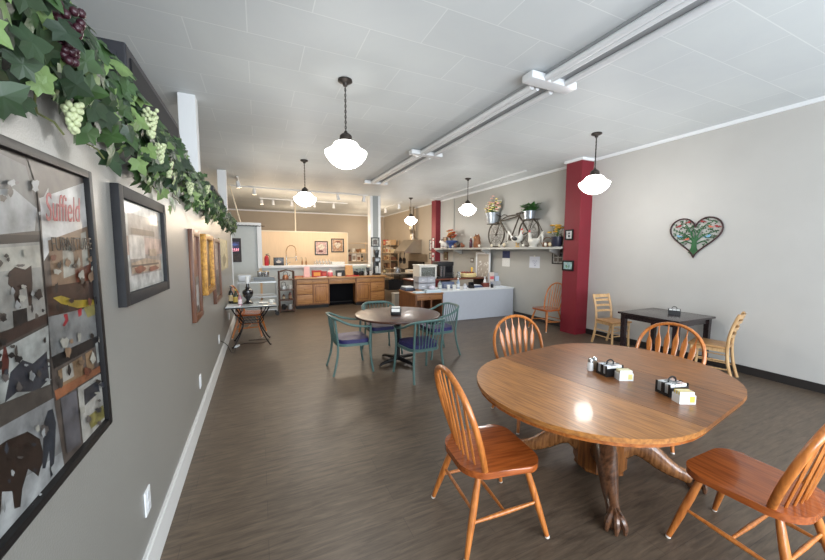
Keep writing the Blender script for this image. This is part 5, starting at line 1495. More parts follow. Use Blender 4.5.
ap1 = [(F('tan_wall', (158, 128, 100)), rc(-.10, -.14, .10, .16)), (F('umber', (84, 76, 70)), blob(0, -0.02, .03, .1, 10)), (F('scrawl_red', (190, 36, 52)), rc(-.1, -.17, .1, -.14))]
picture('small brown plaque standing upright at the shelf\'s far end, above the other plaque', (6.09, 10.60, 1.915 + 0.075), RW, 0.28, 0.40, 0.025, 0.03, WB2, ap1, name='wall_plaque', cat='plaque')
picture('small brown plaque hanging below the shelf\'s far end', (6.119, 10.58, 1.52), RW, 0.28, 0.30, 0.03, 0.03, WB2, [(F('straw_dark', (140, 128, 84)), rc(-.1, -.11, .1, .11)), (F('umber', (84, 76, 70)), blob(0, 0, .05, .07, 10)), (F('cream_wall', (206, 202, 188)), rc(-.07, -.1, .07, -.08))], name='wall_plaque', cat='plaque')
# pictures on the red pillar, on its face toward the room
t_ = picture('small black-framed print with a dark figure, upper one on the near red pillar', (5.82, 5.05, 2.035), RW, 0.20, 0.215, 0.03, 0.02, M_BLKF, [(F('mount_white', (220, 222, 222)), rc(-.07, -.078, .07, .078)), (F('slate', (58, 62, 70)), blob(0, .03, .022, .022, 10)), (F('slate', (58, 62, 70)), blob(0, -.025, .028, .03, 10))], group='pictures on the red pillar')
picture('small black-framed pale blue print, lower one on the near red pillar', (5.82, 5.05, 1.405), RW, 0.28, 0.215, 0.035, 0.02, M_BLKF, [(F('aqua_print', (170, 206, 206)), rc(-.105, -.072, .105, .072)), (F('meadow', (110, 150, 110)), blob(-.03, -.02, .03, .03, 10, 1, .2)), (F('slate', (58, 62, 70)), blob(.03, -.01, .012, .035, 8)), (F('mount_white', (220, 222, 222)), blob(-.05, .03, .03, .015, 10))], group='pictures on the red pillar')

# ------------------------------------------------------------------ heart-shaped tree of life wall art
HT = thing('heart_wall_art', 'heart-shaped metal tree wall art with birds, hung on the right wall', 'wall art', (XR - 0.003, 3.0, 1.92), RW)
def heart(s, n=48):
    pts = []
    for i in range(n):
        a = 2 * PI * i / n
        x = 16 * math.sin(a) ** 3
        z = 13 * math.cos(a) - 5 * math.cos(2 * a) - 2 * math.cos(3 * a) - math.cos(4 * a)
        pts.append((x / 16 * 0.345 * s, (z + 2.2) / 15 * 0.30 * s * 1.04))
    return pts
mb = MB()
mb.tube([(u, -0.012, v) for u, v in heart(1.0)], 0.012, 8, closed=True)
mb.build('heart_rim', mat('rim_brown', (56, 30, 32), rough=0.45), HT)
GRN = mat('tree_green', (36, 92, 50), rough=0.5, var=0.2)
mb = MB()
mb.prism([(-0.075, -0.235), (-0.04, -0.16), (-0.03, -0.06), (-0.045, 0.0), (0.0, -0.02), (0.045, 0.0), (0.03, -0.06), (0.035, -0.16), (0.065, -0.225), (0.0, -0.285)], lambda u, v, k: (u, k, v), -0.014, -0.006)
br = [[(-0.03, -0.05), (-0.10, 0.03), (-0.2, 0.07), (-0.28, 0.13)], [(0.03, -0.05), (0.11, 0.03), (0.2, 0.06), (0.29, 0.10)], [(-0.02, -0.02), (-0.07, 0.1), (-0.13, 0.2), (-0.2, 0.22)], [(0.02, -0.02), (0.07, 0.1), (0.14, 0.19), (0.22, 0.22)],
      [(0, -0.03), (0.0, 0.06), (-0.03, 0.13), (-0.02, 0.17)], [(-0.03, -0.1), (-0.12, -0.06), (-0.2, -0.08), (-0.24, -0.02)], [(0.03, -0.1), (0.12, -0.06), (0.18, -0.1), (0.24, -0.04)], [(-0.1, 0.03), (-0.17, 0.0), (-0.24, 0.03), (-0.30, 0.03)], [(0.1, 0.03), (0.17, -0.01), (0.24, 0.0), (0.3, 0.02)]]
for b in br:
    pth = spline([(u, -0.01, v) for u, v in b], 5)
    mb.tube(pth, [0.011 - 0.0075 * i / len(pth) for i in range(len(pth))], 6)
mb.build('tree', GRN, HT)
rh = random.Random(3)
mb = MB()
cntl = 0
hp = heart(0.9)
def inside(u, v):
    c = False
    for i in range(len(hp)):
        (x1, y1), (x2, y2) = hp[i], hp[i - 1]
        if (y1 > v) != (y2 > v) and u < (x2 - x1) * (v - y1) / (y2 - y1) + x1:
            c = not c
    return c
while cntl < 190:
    u, v = rh.uniform(-0.34, 0.34), rh.uniform(-0.2, 0.3)
    if not inside(u, v) or (abs(u) < 0.09 and v < 0.02): continue
    a = rh.uniform(0, 2 * PI)
    L, wd = 0.034, 0.010
    mb.m(0 if rh.random() < 0.7 else 1)
    mb.poly([(u, -0.009, v), (u + L / 2 * math.cos(a) - wd * math.sin(a), -0.013, v + L / 2 * math.sin(a) + wd * math.cos(a)), (u + L * math.cos(a), -0.009, v + L * math.sin(a)), (u + L / 2 * math.cos(a) + wd * math.sin(a), -0.013, v + L / 2 * math.sin(a) - wd * math.cos(a))])
    cntl += 1
mb.build('leaves', [GRN, mat('leaf_olive', (60, 70, 46), rough=0.5)], HT, smooth=False)
def bird(u, v, s, m, flip):
    f = -1 if flip else 1
    MB().prism([(u + f * a * s, v + b * s) for a, b in ((-1.0, -0.1), (-0.3, 0.1), (0.1, 0.42), (0.4, 0.5), (0.62, 0.38), (0.85, 0.32), (0.6, 0.2), (0.45, -0.15), (0.1, -0.32), (-0.3, -0.2), (-0.9, -0.3))], lambda p, q, k: (p, k, q), -0.018, -0.011).build('bird', m, HT)
BLU, CRL, RDB = mat('bird_blue', (120, 170, 204), rough=0.5), mat('bird_coral', (208, 110, 84), rough=0.5), mat('bird_red', (150, 42, 48), rough=0.5)
bird(-0.21, 0.02, 0.05, BLU, True)
bird(0.17, 0.01, 0.055, BLU, False)
bird(-0.10, -0.03, 0.045, CRL, False)
bird(0.20, 0.15, 0.045, CRL, True)
bird(-0.22, 0.18, 0.05, RDB, False)
bird(-0.09, 0.235, 0.05, RDB, False)
bird(0.09, 0.235, 0.05, RDB, True)
bird(0.28, 0.15, 0.05, RDB, True)

# ------------------------------------------------------------------ wall shelf
t = thing('wall_shelf', 'long pale shelf along the right wall carrying the planter bicycle', 'shelf', (XR - 0.0005, 8.06, 1.76))
MB().b2((-0.36, -2.84, 0.0), (-0.002, 2.84, 0.035), bev=0.004).build('board', M_WALLR, t)
MB().b2((-0.36, -2.84, -0.012), (-0.345, 2.84, -0.0005)).build('front_lip', mat('shelf_edge_paint', (206, 206, 200), rough=0.4), t)
for y in (-2.5, 0.0, 1.5, 2.75):
    MB().prism([(-0.33, -0.002), (-0.03, -0.002), (-0.03, -0.16), (-0.08, -0.16), (-0.33, -0.06)], lambda u, v, k, y=y: (u, y + k, v), -0.02, 0.02).build('bracket', M_WALLR, t)
SH_Z = 1.7955

# ------------------------------------------------------------------ planter bicycle on the shelf (length along the wall; front wheel toward the far end)
BK = thing('planter_bicycle', 'rusty metal bicycle plant holder standing on the wall shelf', 'bicycle', (5.98, 7.0, SH_Z))
RST = mat('rusty_metal', (74, 66, 56), rough=0.55, metal=0.35, var=0.25, scale=30)
def wheel(y, r, zc, n):
    w_ = MB()
    w_.tube([(0, y + r * math.cos(2 * PI * k / 32), zc + r * math.sin(2 * PI * k / 32)) for k in range(32)], 0.019, 8, closed=True)
    o = w_.build('wheel', RST, BK)
    mb = MB()
    for k in range(n):
        a = 2 * PI * k / n
        mb.tube([(0, y, zc), (0, y + r * math.cos(a), zc + r * math.sin(a))], 0.006, 5)
        # scroll between spokes
        b = a + PI / n
        mb.tube([(0, y + r * .55 * math.cos(b) + 0.05 * math.cos(q), zc + r * .55 * math.sin(b) + 0.05 * math.sin(q)) for q in (0, 1.2, 2.4, 3.6, 4.8)], 0.004, 4, closed=True)
    mb.tube([(-0.025, y, zc), (0.025, y, zc)], 0.03, 12)
    mb.build('spokes', RST, o)
wheel(0.62, 0.335, 0.352, 8)
wheel(-0.62, 0.335, 0.352, 8)
mb = MB()
P_ = lambda y, z: (0, y, z)
head, crank, seatj, rear, front = (0.46, 0.70), (0.02, 0.22), (-0.28, 0.78), (-0.62, 0.352), (0.62, 0.352)
for a, b in ((head, seatj), (head, crank), (seatj, crank), (seatj, rear), (rear, crank)):
    mb.tube([P_(*a), P_(*b)], 0.018, 8)
mb.tube(spline([P_(0.46, 0.72), P_(0.2, 0.80), P_(-0.05, 0.82), P_(-0.3, 0.80)], 4), 0.016, 8)
mb.tube([P_(0.42, 0.80), P_(*head), P_(*front)], 0.015, 8)
mb.build('bike_frame', RST, BK)
MB().tube(spline([(-0.19, 0.36, 0.86), (-0.14, 0.44, 0.88), (0, 0.43, 0.83), (0.10, 0.44, 0.88), (0.15, 0.36, 0.86)], 4), 0.012, 8).build('handlebar', RST, BK)
MB().prism([(-0.42, -0.03), (-0.38, -0.07), (-0.25, -0.05), (-0.14, 0), (-0.25, 0.05), (-0.38, 0.07), (-0.42, 0.03)], lambda u, v, k: (v, u, k), 0.83, 0.86, bev=0.008).tube([P_(-0.29, 0.76), P_(-0.3, 0.84)], 0.012, 8).build('saddle', RST, BK)
MB().b2((-0.12, -0.86, 0.655), (0.12, -0.42, 0.667)).tube([P_(-0.86, 0.66), P_(-1.0, 0.45), P_(-1.06, 0.36), P_(-1.02, 0.40)], 0.010, 7).tube([P_(-0.62, 0.352), P_(-0.75, 0.66)], 0.010, 7).build('rear_rack', RST, BK)
MB().tube([P_(*crank), (-0.05, 0.02, 0.22)], 0.05, 14).tube([(-0.05, 0.02, 0.22), (-0.06, 0.12, 0.14)], 0.008, 6).tube([(0.05, 0.02, 0.22), (0.06, -0.08, 0.30)], 0.008, 6).build('crank', RST, BK)
MB().tube([(-0.10, 0.70, 0.655), (0, 0.46, 0.66), (0.1, 0.70, 0.655)], 0.009, 6).lathe([(0.16, 0.645), (0.16, 0.660)], (0, 0.78, 0), 20).build('front_rack', RST, BK)
GALV = mat('galvanised_zinc', (150, 156, 162), rough=0.35, metal=0.6, var=0.15, scale=20)
def bucket(label, loc, r0, r1, h, rim=True):
    q = thing('metal_bucket', label, 'bucket', loc, 0, 'zinc planters on the bicycle')
    MB().lathe([(0, 0), (r0, 0), (r0 + (r1 - r0) * .5, h * .5), (r1, h), (r1 + 0.012, h + 0.006), (r1 + 0.012, h - 0.008), (r1 - 0.006, h - 0.004), (r0 - 0.004, 0.02), (0, 0.02)], (0, 0, 0), 24).build('pail', GALV, q)
    MB().lathe([(0, h * 0.86), (r0 + (r1 - r0) * .86 - 0.012, h * 0.86)], (0, 0, 0), 20, closed=False).build('soil', mat('soil', (50, 38, 30), rough=0.9), q)
    return q
BZ0 = SH_Z + 0.668
bucket('zinc bucket of flowers on the front rack of the wall bicycle', (5.97, 7.78, SH_Z + 0.661), 0.135, 0.19, 0.29)
bucket('small zinc pot with a green plant on the rear rack of the wall bicycle', (5.97, 6.36, BZ0), 0.12, 0.14, 0.19)
rf = random.Random(21)
def stems_leaves(q, n, h0, h1, spread, lm, leafsz, name='leaves', z0=0.0):
    mb = MB()
    tips = []
    for k in range(n):
        a = rf.uniform(0, 2 * PI)
        s = spread * math.sqrt(rf.random())
        h = rf.uniform(h0, h1)
        tip = Vector((0.5 * s * math.cos(a), s * math.sin(a), h))
        base = Vector((0.25 * tip.x, 0.25 * tip.y, z0))
        tips.append(tip)
        mb.tube([base, base.lerp(tip, 0.5) + Vector((0, 0, 0.02)), tip], 0.0035, 4)
    mb.build('stems', mat('stem_green', (84, 112, 58), rough=0.6), q)
    mb = MB()
    for tip in tips:
        for j in range(4):
            p = tip * rf.uniform(0.5, 0.95)
            a = rf.uniform(0, 2 * PI)
            d = Vector((math.cos(a), math.sin(a), rf.uniform(-0.2, 0.7))).normalized()
            s = Vector((-math.sin(a), math.cos(a), 0)) * leafsz * 0.25
            mb.poly([p, p + d * leafsz * .5 + s, p + d * leafsz, p + d * leafsz * .5 - s])
    mb.build(name, lm, q, smooth=False)
    return tips
def flowers(q, tips, mats, r, n=6):
    for mi, m in enumerate(mats):
        mb = MB()
        for k, p in enumerate(tips):
            if k % len(mats) != mi: continue
            for j in range(n):
                a = 2 * PI * j / n + k
                mb.ell(p + Vector((0.6 * r * math.cos(a), 0.6 * r * math.sin(a), 0.15 * r)), (r * 0.52, r * 0.52, r * 0.35), 7, rot=(0, 0, a))
            mb.ell(p + Vector((0, 0, r * 0.25)), (r * 0.35, r * 0.35, r * 0.3), 7)
        mb.build('blossoms', m, q)
q = thing('flower_bunch', 'bunch of pale pink, yellow and white flowers in the bicycle\'s front bucket', 'flowers', (5.97, 7.78, SH_Z + 0.661 + 0.255))
tips = stems_leaves(q, 90, 0.06, 0.34, 0.28, mat('leaf_pale', (120, 146, 84), rough=0.6), 0.09)
tips += [Vector((0.02, 0.03, 0.50)), Vector((0, -0.16, 0.40)), Vector((0.03, -0.20, 0.34)), Vector((0.0, 0.06, 0.44))]
mb = MB()
for p in tips[-4:]:
    mb.tube([(0, 0, 0.0), tuple(p * 0.5), tuple(p)], 0.004, 5)
mb.build('tall_stems', mat('stem_green', (84, 112, 58)), q)
flowers(q, tips, [mat('petal_pink', (230, 176, 164), rough=0.6), mat('petal_yellow', (226, 206, 132), rough=0.6), mat('petal_cream', (232, 226, 204), rough=0.6)], 0.042)
q = thing('green_plant', 'leafy green plant in the bicycle\'s rear zinc pot', 'plant', (5.97, 6.36, BZ0 + 0.165))
stems_leaves(q, 80, 0.03, 0.22, 0.28, mat('leaf_fresh', (70, 120, 60), rough=0.5, var=0.3, scale=20), 0.12)
q = thing('yellow_flower_pot', 'dark pot of yellow roses at the shelf\'s near end beside the red pillar', 'plant', (5.95, 5.48, SH_Z))
MB().lathe([(0, 0), (0.09, 0), (0.12, 0.09), (0.125, 0.18), (0.13, 0.22), (0.118, 0.22), (0.11, 0.18), (0, 0.17)], (0, 0, 0), 20).build('pot', mat('navy_pot', (42, 44, 62), rough=0.3), q)
tips = [Vector((rf.uniform(-.12, .12), rf.uniform(-.14, .15), rf.uniform(0.28, 0.46))) for k in range(14)]
mb = MB()
for p in tips:
    mb.tube([(0, 0, 0.16), tuple(Vector((p.x * .5, p.y * .5, 0.26))), tuple(p)], 0.004, 5)
mb.build('stems', mat('stem_green', (84, 112, 58)), q)
flowers(q, tips, [mat('rose_yellow', (222, 182, 66), rough=0.6), mat('rose_gold', (200, 150, 52), rough=0.6)], 0.05)
mb = MB()
for k in range(30):
    p = Vector((rf.uniform(-.12, .12), rf.uniform(-.14, .12), rf.uniform(0.22, 0.42)))
    a = rf.uniform(0, 6)
    d = Vector((math.cos(a), math.sin(a), 0.3)) * 0.09
    s = Vector((-math.sin(a), math.cos(a), 0)) * 0.025
    mb.poly([p, p + d * .5 + s, p + d, p + d * .5 - s])
mb.build('leaves', mat('leaf_dull', (78, 84, 50), rough=0.6), q, smooth=False)

# ------------------------------------------------------------------ roosters and figurines
def rooster(label, loc, s, rz, body, tailc, breast, standing=True):
    q = thing('rooster_figurine', label, 'figurine', loc, rz, 'rooster figurines on the wall shelf')
    leg = 0.10 if standing else 0.0
    L = leg
    # profile skeleton as one lofted body facing +X
    ctr = [(-0.20, 0.20 + L, 0.035), (-0.13, 0.16 + L, 0.07), (-0.04, 0.12 + L, 0.10), (0.06, 0.12 + L, 0.105), (0.13, 0.17 + L, 0.075), (0.155, 0.25 + L, 0.05), (0.165, 0.31 + L, 0.042), (0.185, 0.35 + L, 0.038), (0.215, 0.355 + L, 0.022)]
    MB().tube([(a * s, 0, b * s) for a, b, c in ctr], [c * s for a, b, c in ctr], 14, flat=0.85).build('body', body, q)
    mb = MB()
    for k in range(7):
        a = 0.5 + 0.26 * k
        pts = bez((-0.16 * s, 0, (0.18 + L) * s), ((-0.22 - 0.02 * k) * s, 0, (0.30 + 0.02 * k + L) * s), ((-0.30 - 0.01 * k) * s, 0, (0.42 - 0.03 * k + L) * s), ((-0.34 + 0.0 * k) * s, 0, (0.36 - 0.055 * k + L) * s), 6)
        mb.tube([Vector((p.x, (k - 3) * 0.007 * s, p.z)) for p in pts], [0.012 * s, 0.02 * s, 0.022 * s, 0.02 * s, 0.016 * s, 0.01 * s, 0.004 * s], 7, flat=0.5)
    mb.build('tail', tailc, q)
    RDC = mat('comb_red', (182, 34, 36), rough=0.4)
    mb = MB()
    mb.prism([(0.14, 0.375), (0.15, 0.43), (0.165, 0.40), (0.18, 0.445), (0.195, 0.405), (0.212, 0.43), (0.215, 0.385)], lambda u, v, k: (u * s, k, (v + L) * s), -0.008 * s, 0.008 * s)
    mb.ell((0.205 * s, 0, (0.305 + L) * s), (0.016 * s, 0.016 * s, 0.035 * s), 10)
    mb.build('comb', RDC, q)
    MB().lathe([(0.014 * s, 0), (0.008 * s, 0.03 * s), (0, 0.045 * s)], (0.225 * s, 0, (0.352 + L) * s), 8, rot=(0, 1.75, 0)).build('beak', mat('beak_yellow', (214, 166, 60), rough=0.4), q)
    for sy in (-1, 1):
        MB().ell((-0.01 * s, sy * 0.085 * s, (0.15 + L) * s), (0.11 * s, 0.025 * s, 0.06 * s), 12, rot=(0, 0.25, 0)).build('wing', breast, q)
        MB().ell((0.195 * s, sy * 0.03 * s, (0.362 + L) * s), (0.007 * s, 0.004 * s, 0.007 * s), 6).build('eye', mat('black_plastic', (28, 28, 30)), q)
    if standing:
        for sy in (-1, 1):
            MB().tube([(0.02 * s, sy * 0.04 * s, (0.04 + L) * s), (0.03 * s, sy * 0.04 * s, 0.01 * s)], 0.011 * s, 7).tube([(-0.01 * s, sy * 0.04 * s, 0.009 * s), (0.09 * s, sy * 0.05 * s, 0.009 * s)], 0.009 * s, 6).build('leg', mat('beak_yellow', (214, 166, 60)), q)
    else:
        MB().lathe([(0, 0), (0.11 * s, 0), (0.10 * s, 0.03 * s), (0, 0.05 * s)], (0.02 * s, 0, 0), 16).build('base', body, q)
    return q
RWT = mat('rooster_white', (224, 222, 214), rough=0.4)
RBK = mat('rooster_black', (34, 38, 40), rough=0.4)
RRD = mat('rooster_rust', (128, 54, 40), rough=0.45)
rooster('standing white rooster figurine with dark wings, left of the lying white one', (5.86, 6.66, SH_Z), 0.86, -PI / 2 + 0.15, RWT, RWT, RBK)
rooster('large white sitting rooster figurine with long tail, nearest the red pillar', (5.88, 6.10, SH_Z), 0.92, PI / 2 - 0.1, RWT, RWT, RWT, False)
GF = 'small ornaments on the wall shelf'
def egg(label, y, r, col, x=5.84, squash=1.25):
    c = mat('egg_%d_%d_%d' % col, col, rough=0.35)
    q = thing('egg_ornament', label, 'ornament', (x, y, SH_Z), 0, GF)
    MB().lathe([(0, 0), (r * 0.6, 0), (r * 0.7, r * 0.25), (r * 0.5, r * 0.35), (0, r * 0.35)], (0, 0, 0), 14).build('cup', mat('cup_brown', (110, 84, 60), rough=0.5), q)
    MB().ell((0, 0, r * (0.3 + squash)), (r, r, r * squash), 14).build('egg', c, q)
def critter(label, y, s, col, ear=True, x=5.84, rz=-PI / 2, ccol=None):
    """seated little animal figurine facing +X"""
    q = thing('animal_figurine', label, 'figurine', (x, y, SH_Z), rz, GF)
    m = mat('critter_%d_%d_%d' % col, col, rough=0.5, var=0.15, scale=25)
    b = MB().tube([(-0.5 * s, 0, 0.22 * s), (-0.3 * s, 0, 0.36 * s), (0, 0, 0.40 * s), (0.25 * s, 0, 0.5 * s), (0.36 * s, 0, 0.72 * s), (0.5 * s, 0, 0.74 * s), (0.66 * s, 0, 0.66 * s)], [0.1 * s, 0.26 * s, 0.3 * s, 0.25 * s, 0.2 * s, 0.18 * s, 0.08 * s], 12)
    b.build('body', m, q)
    mb = MB()
    for sx in (-0.22, 0.24):
        for sy in (-1, 1):
            mb.tube([(sx * s, 0.15 * sy * s, 0.3 * s), (sx * s, 0.17 * sy * s, 0.0)], [0.09 * s, 0.07 * s], 8)
    mb.build('legs', m, q)
    mb = MB()
    for sy in (-1, 1):
        mb.tube([(0.36 * s, 0.1 * sy * s, 0.86 * s), (0.33 * s, 0.14 * sy * s, 1.02 * s)], [0.06 * s, 0.02 * s], 7)
    mb.build('ears', mat('critter_%d_%d_%d' % (ccol or col), ccol or col, rough=0.5), q)
critter('brown animal figurine on the shelf between the orange flowers and the red book-end', 9.08, 0.17, (132, 74, 48), rz=PI / 2)
critter('tan animal figurine on the shelf, farther of the two brown animals', 9.50, 0.15, (104, 62, 44), rz=PI / 2)
critter('black and white cow figurine at the far end of the shelf', 10.24, 0.30, (222, 218, 212), rz=PI / 2 + 0.4, ccol=(40, 40, 44))
critter('small dark figurine right of the orange flowers on the shelf', 9.33, 0.16, (52, 44, 42), rz=-PI / 2)
for y, r, c, lb in ((9.68, 0.032, (232, 228, 220), 'white egg ornament just right of the orange-flower pot on the shelf'), (8.20, 0.035, (226, 220, 204), 'cream egg ornament at the foot of the bicycle\'s front wheel, left side'), (7.62, 0.036, (216, 206, 184), 'beige egg ornament under the middle of the bicycle\'s front wheel'),
                    (7.30, 0.034, (222, 214, 196), 'cream egg ornament right of the bicycle\'s front wheel'), (7.10, 0.042, (206, 190, 160), 'tan egg ornament under the bicycle\'s crank, larger than its neighbours'), (5.58, 0.035, (214, 196, 160), 'tan egg ornament in front of the yellow rose pot'), (5.70, 0.034, (230, 226, 216), 'white egg ornament in front of the small brown wicker basket'), (6.40, 0.03, (230, 226, 216), 'white egg ornament between the two roosters')):
    egg(lb, y, r, c)
# wicker owl / carved wooden bookends, dark red bottle
t = thing('carved_owl', 'carved brown wooden owl on the shelf left of the bicycle wheel', 'figurine', (5.90, 8.40, SH_Z), RW)
MB().tube([(0, 0, 0), (0, 0, 0.05), (0, 0, 0.15), (0, 0, 0.23), (0, 0, 0.28), (0, 0, 0.33), (0, 0, 0.37)], [0.10, 0.115, 0.12, 0.10, 0.105, 0.095, 0.04], 16, flat=0.9).build('body', wood('carved_wood', (138, 86, 50), (98, 56, 32), axis=2, rough=0.6), t)
MB().tube([(-0.07, 0, 0.34), (-0.08, 0, 0.41)], [0.03, 0.006], 7).tube([(0.07, 0, 0.34), (0.08, 0, 0.41)], [0.03, 0.006], 7).build('ear_tufts', MC['carved_wood'], t)
MB().ell((-0.04, -0.095, 0.295), (0.026, 0.012, 0.026), 10).ell((0.04, -0.095, 0.295), (0.026, 0.012, 0.026), 10).build('eyes', mat('eye_tan', (176, 136, 84), rough=0.5), t)
bottle('bottle', 'dark red bottle with pale cap on the shelf left of the carved owl', (5.90, 8.72, SH_Z), 0.34, 0.05, (92, 36, 48), (70, 40, 60), 0.3, GF, (214, 206, 200))
t = thing('wicker_basket', 'low brown wicker basket at the near end of the shelf by the red pillar', 'basket', (5.90, 5.42, SH_Z + 0.0))
t.location = (6.02, 5.82, SH_Z)
mb = MB()
for k in range(6):
    r = 0.085 + 0.008 * k
    mb.tube([(r * math.cos(2 * PI * j / 20), 1.2 * r * math.sin(2 * PI * j / 20), 0.01 + 0.017 * k) for j in range(20)], 0.010, 6, closed=True)
mb.build('weave', mat('wicker', (132, 88, 62), rough=0.7), t)
MB().tube([(0, 0.14 * math.cos(a), 0.10 + 0.12 * math.sin(a)) for a in [PI * i / 12 for i in range(13)]], 0.008, 6).build('handle', MC['wicker'], t)
# orange flower pot with blue pot
t = thing('orange_flower_pot', 'pot of orange silk flowers in a blue dish at the shelf\'s far end', 'plant', (5.95, 9.94, SH_Z))
MB().lathe([(0, 0), (0.08, 0), (0.09, 0.10), (0.12, 0.16), (0.19, 0.19), (0.20, 0.25), (0.185, 0.25), (0.17, 0.20), (0, 0.18)], (0, 0, 0), 20).build('pot', mat('cobalt_pot', (62, 84, 140), rough=0.35), t)
tips = [Vector((rf.uniform(-.14, .14), rf.uniform(-.2, .24), rf.uniform(0.32, 0.62))) for k in range(22)]
mb = MB()
for p in tips:
    mb.tube([(0, 0, 0.18), (p.x * .5, p.y * .5, 0.34), tuple(p)], 0.005, 5)
mb.build('stems', mat('stem_brown', (96, 76, 46), rough=0.7), t)
flowers(t, tips, [mat('silk_orange', (206, 96, 40), rough=0.6), mat('silk_red', (190, 54, 36), rough=0.6), mat('silk_gold', (196, 130, 54), rough=0.6)], 0.06)

# ------------------------------------------------------------------ kitchen beyond
SSK = mat('hood_steel', (168, 156, 140), rough=0.32, metal=0.75, var=0.08, scale=4)
t = thing('range_hood', 'stainless steel range hood with a duct, on the kitchen\'s right wall', 'range hood', (6.14, 13.0, 0))
MB().prism([(0, 1.60), (-0.75, 1.60), (-0.75, 1.68), (-0.30, 2.16), (0, 2.16)], lambda u, v, k: (u, k, v), -0.35, 0.85).build('canopy', SSK, t)
MB().tube(spline([(-0.16, 0.2, 2.16), (-0.16, 0.2, 2.45), (-0.22, 0.15, 2.70), (-0.22, 0.15, 3.53)], 4), 0.11, 18).build('duct', SSK, t)
MB().b2((-0.76, -0.35, 1.575), (-0.74, 0.85, 1.62)).build('front_lip', SSK, t)
struct('steel_backsplash', MB().b2((XR - 0.012, 12.1, 1.26), (XR, 13.9, 1.56)), SSK)  # steel backsplash panel on the wall under the hood
RM = mat('range_black', (34, 30, 28), rough=0.35, metal=0.4)
t = thing('cooking_range', 'dark kitchen range standing under the steel hood', 'range', (5.80, 13.1, 0))
MB().b2((-0.40, -0.75, 0.12), (0.33, 0.75, 0.90), bev=0.01).b2((0.27, -0.75, 0.90), (0.33, 0.75, 1.25)).build('body', RM, t)
for sy in (-0.7, 0.7):
    for sx in (-0.36, 0.28):
        MB().cyl((sx, sy, 0), 0.025, 0.12, 10).build('leg', STL, t)
for k in (-0.38, 0.38):
    d = MB().b2((-0.425, k - 0.34, 0.22), (-0.40, k + 0.34, 0.70), bev=0.008).build('oven_door', RM, t)
    MB().tube([(-0.43, k - 0.26, 0.66), (-0.46, k - 0.26, 0.66), (-0.46, k + 0.26, 0.66), (-0.43, k + 0.26, 0.66)], 0.010, 7).build('handle', STL, d)
mb = MB()
for k in range(6):
    mb.tube([(-0.43, -0.6 + 0.24 * k, 0.80), (-0.40, -0.6 + 0.24 * k, 0.80)], 0.03, 12)
mb.build('knobs', STL, t)
mb = MB()
for y in (-0.5, 0, 0.5):
    for x in (-0.2, 0.12):
        mb.tube([(x + 0.1 * math.cos(a), y + 0.1 * math.sin(a), 0.915) for a in [2 * PI * i / 16 for i in range(16)]], 0.01, 6, closed=True)
mb.build('burners', mat('black_iron', (24, 23, 24)), t)
def pan(label, loc, r, rz, name='frying_pan'):
    q = thing(name, label, 'pan', loc, rz, 'black pans in the kitchen')
    MB().lathe([(0, 0), (r * 0.8, 0), (r, 0.05), (r * 0.96, 0.05), (r * 0.78, 0.008), (0, 0.008)], (0, 0, 0), 22, rot=(0, -PI / 2, 0)).build('dish', mat('black_iron', (24, 23, 24)), q)
    MB().tube([(-0.03, 0, r * 0.9), (-0.02, 0, r + 0.2)], 0.012, 7).build('handle', mat('black_iron', (24, 23, 24)), q)
    return q
pan('round black frying pan hanging from the hood rail, left of the pair', (5.365, 12.95, 1.30), 0.13, 0)
pan('round black frying pan hanging from the hood rail, right of the pair', (5.365, 12.58, 1.30), 0.13, 0)
# stainless prep table in front of the range
t = thing('prep_table', 'stainless steel prep table with a lower rack, in the kitchen opening', 'table', (4.75, 11.75, 0))
MB().b2((-0.75, -0.30, 0.84), (0.95, 0.32, 0.875), bev=0.006).build('tabletop', SSK, t)
for sx in (-0.7, 0.9):
    for sy in (-0.26, 0.27):
        MB().cyl((sx, sy, 0), 0.02, 0.84, 10).build('leg', STL, t)
MB().b2((-0.72, -0.27, 0.25), (0.92, 0.29, 0.265)).build('shelf_board', SSK, t)
t = thing('black_crate', 'black crate under the stainless prep table', 'crate', (4.55, 11.72, 0.2655))
MB().b2((-0.28, -0.22, 0), (0.28, 0.22, 0.02)).b2((-0.28, -0.22, 0.02), (-0.26, 0.22, 0.34)).b2((0.26, -0.22, 0.02), (0.28, 0.22, 0.34)).b2((-0.26, 0.20, 0.02), (0.26, 0.22, 0.34)).b2((-0.26, -0.22, 0.02), (0.26, -0.20, 0.34)).build('bin', mat('black_plastic', (28, 28, 30)), t)
MB().b2((-0.29, -0.23, 0.31), (0.29, -0.222, 0.35)).b2((-0.29, 0.222, 0.31), (0.29, 0.23, 0.35)).build('rim', mat('black_plastic', (28, 28, 30)), t)
bottle('oil_bottle', 'dark bottle at the left of the stainless prep table', (4.2, 11.75, 0.8755), 0.26, 0.05, (70, 54, 36), (196, 176, 130), 0.35, 'things on the prep table')
carton('food_carton', 'flat white carton lying on the stainless prep table', (5.35, 11.85, 0.8755), (0.45, 0.3, 0.10), (232, 222, 204), (206, 186, 150), 0, 'things on the prep table')
t = thing('stock_pot', 'steel stock pot in the middle of the stainless prep table', 'pot', (4.72, 11.80, 0.8755))
MB().lathe([(0, 0), (0.13, 0), (0.14, 0.01), (0.14, 0.16), (0.146, 0.165), (0, 0.165)], (0, 0, 0), 22).build('body', STL, t)
MB().lathe([(0.145, 0.166), (0.12, 0.19), (0.02, 0.205), (0, 0.205)], (0, 0, 0), 22).ell((0, 0, 0.22), (0.025, 0.025, 0.015), 10).build('lid', STL, t)
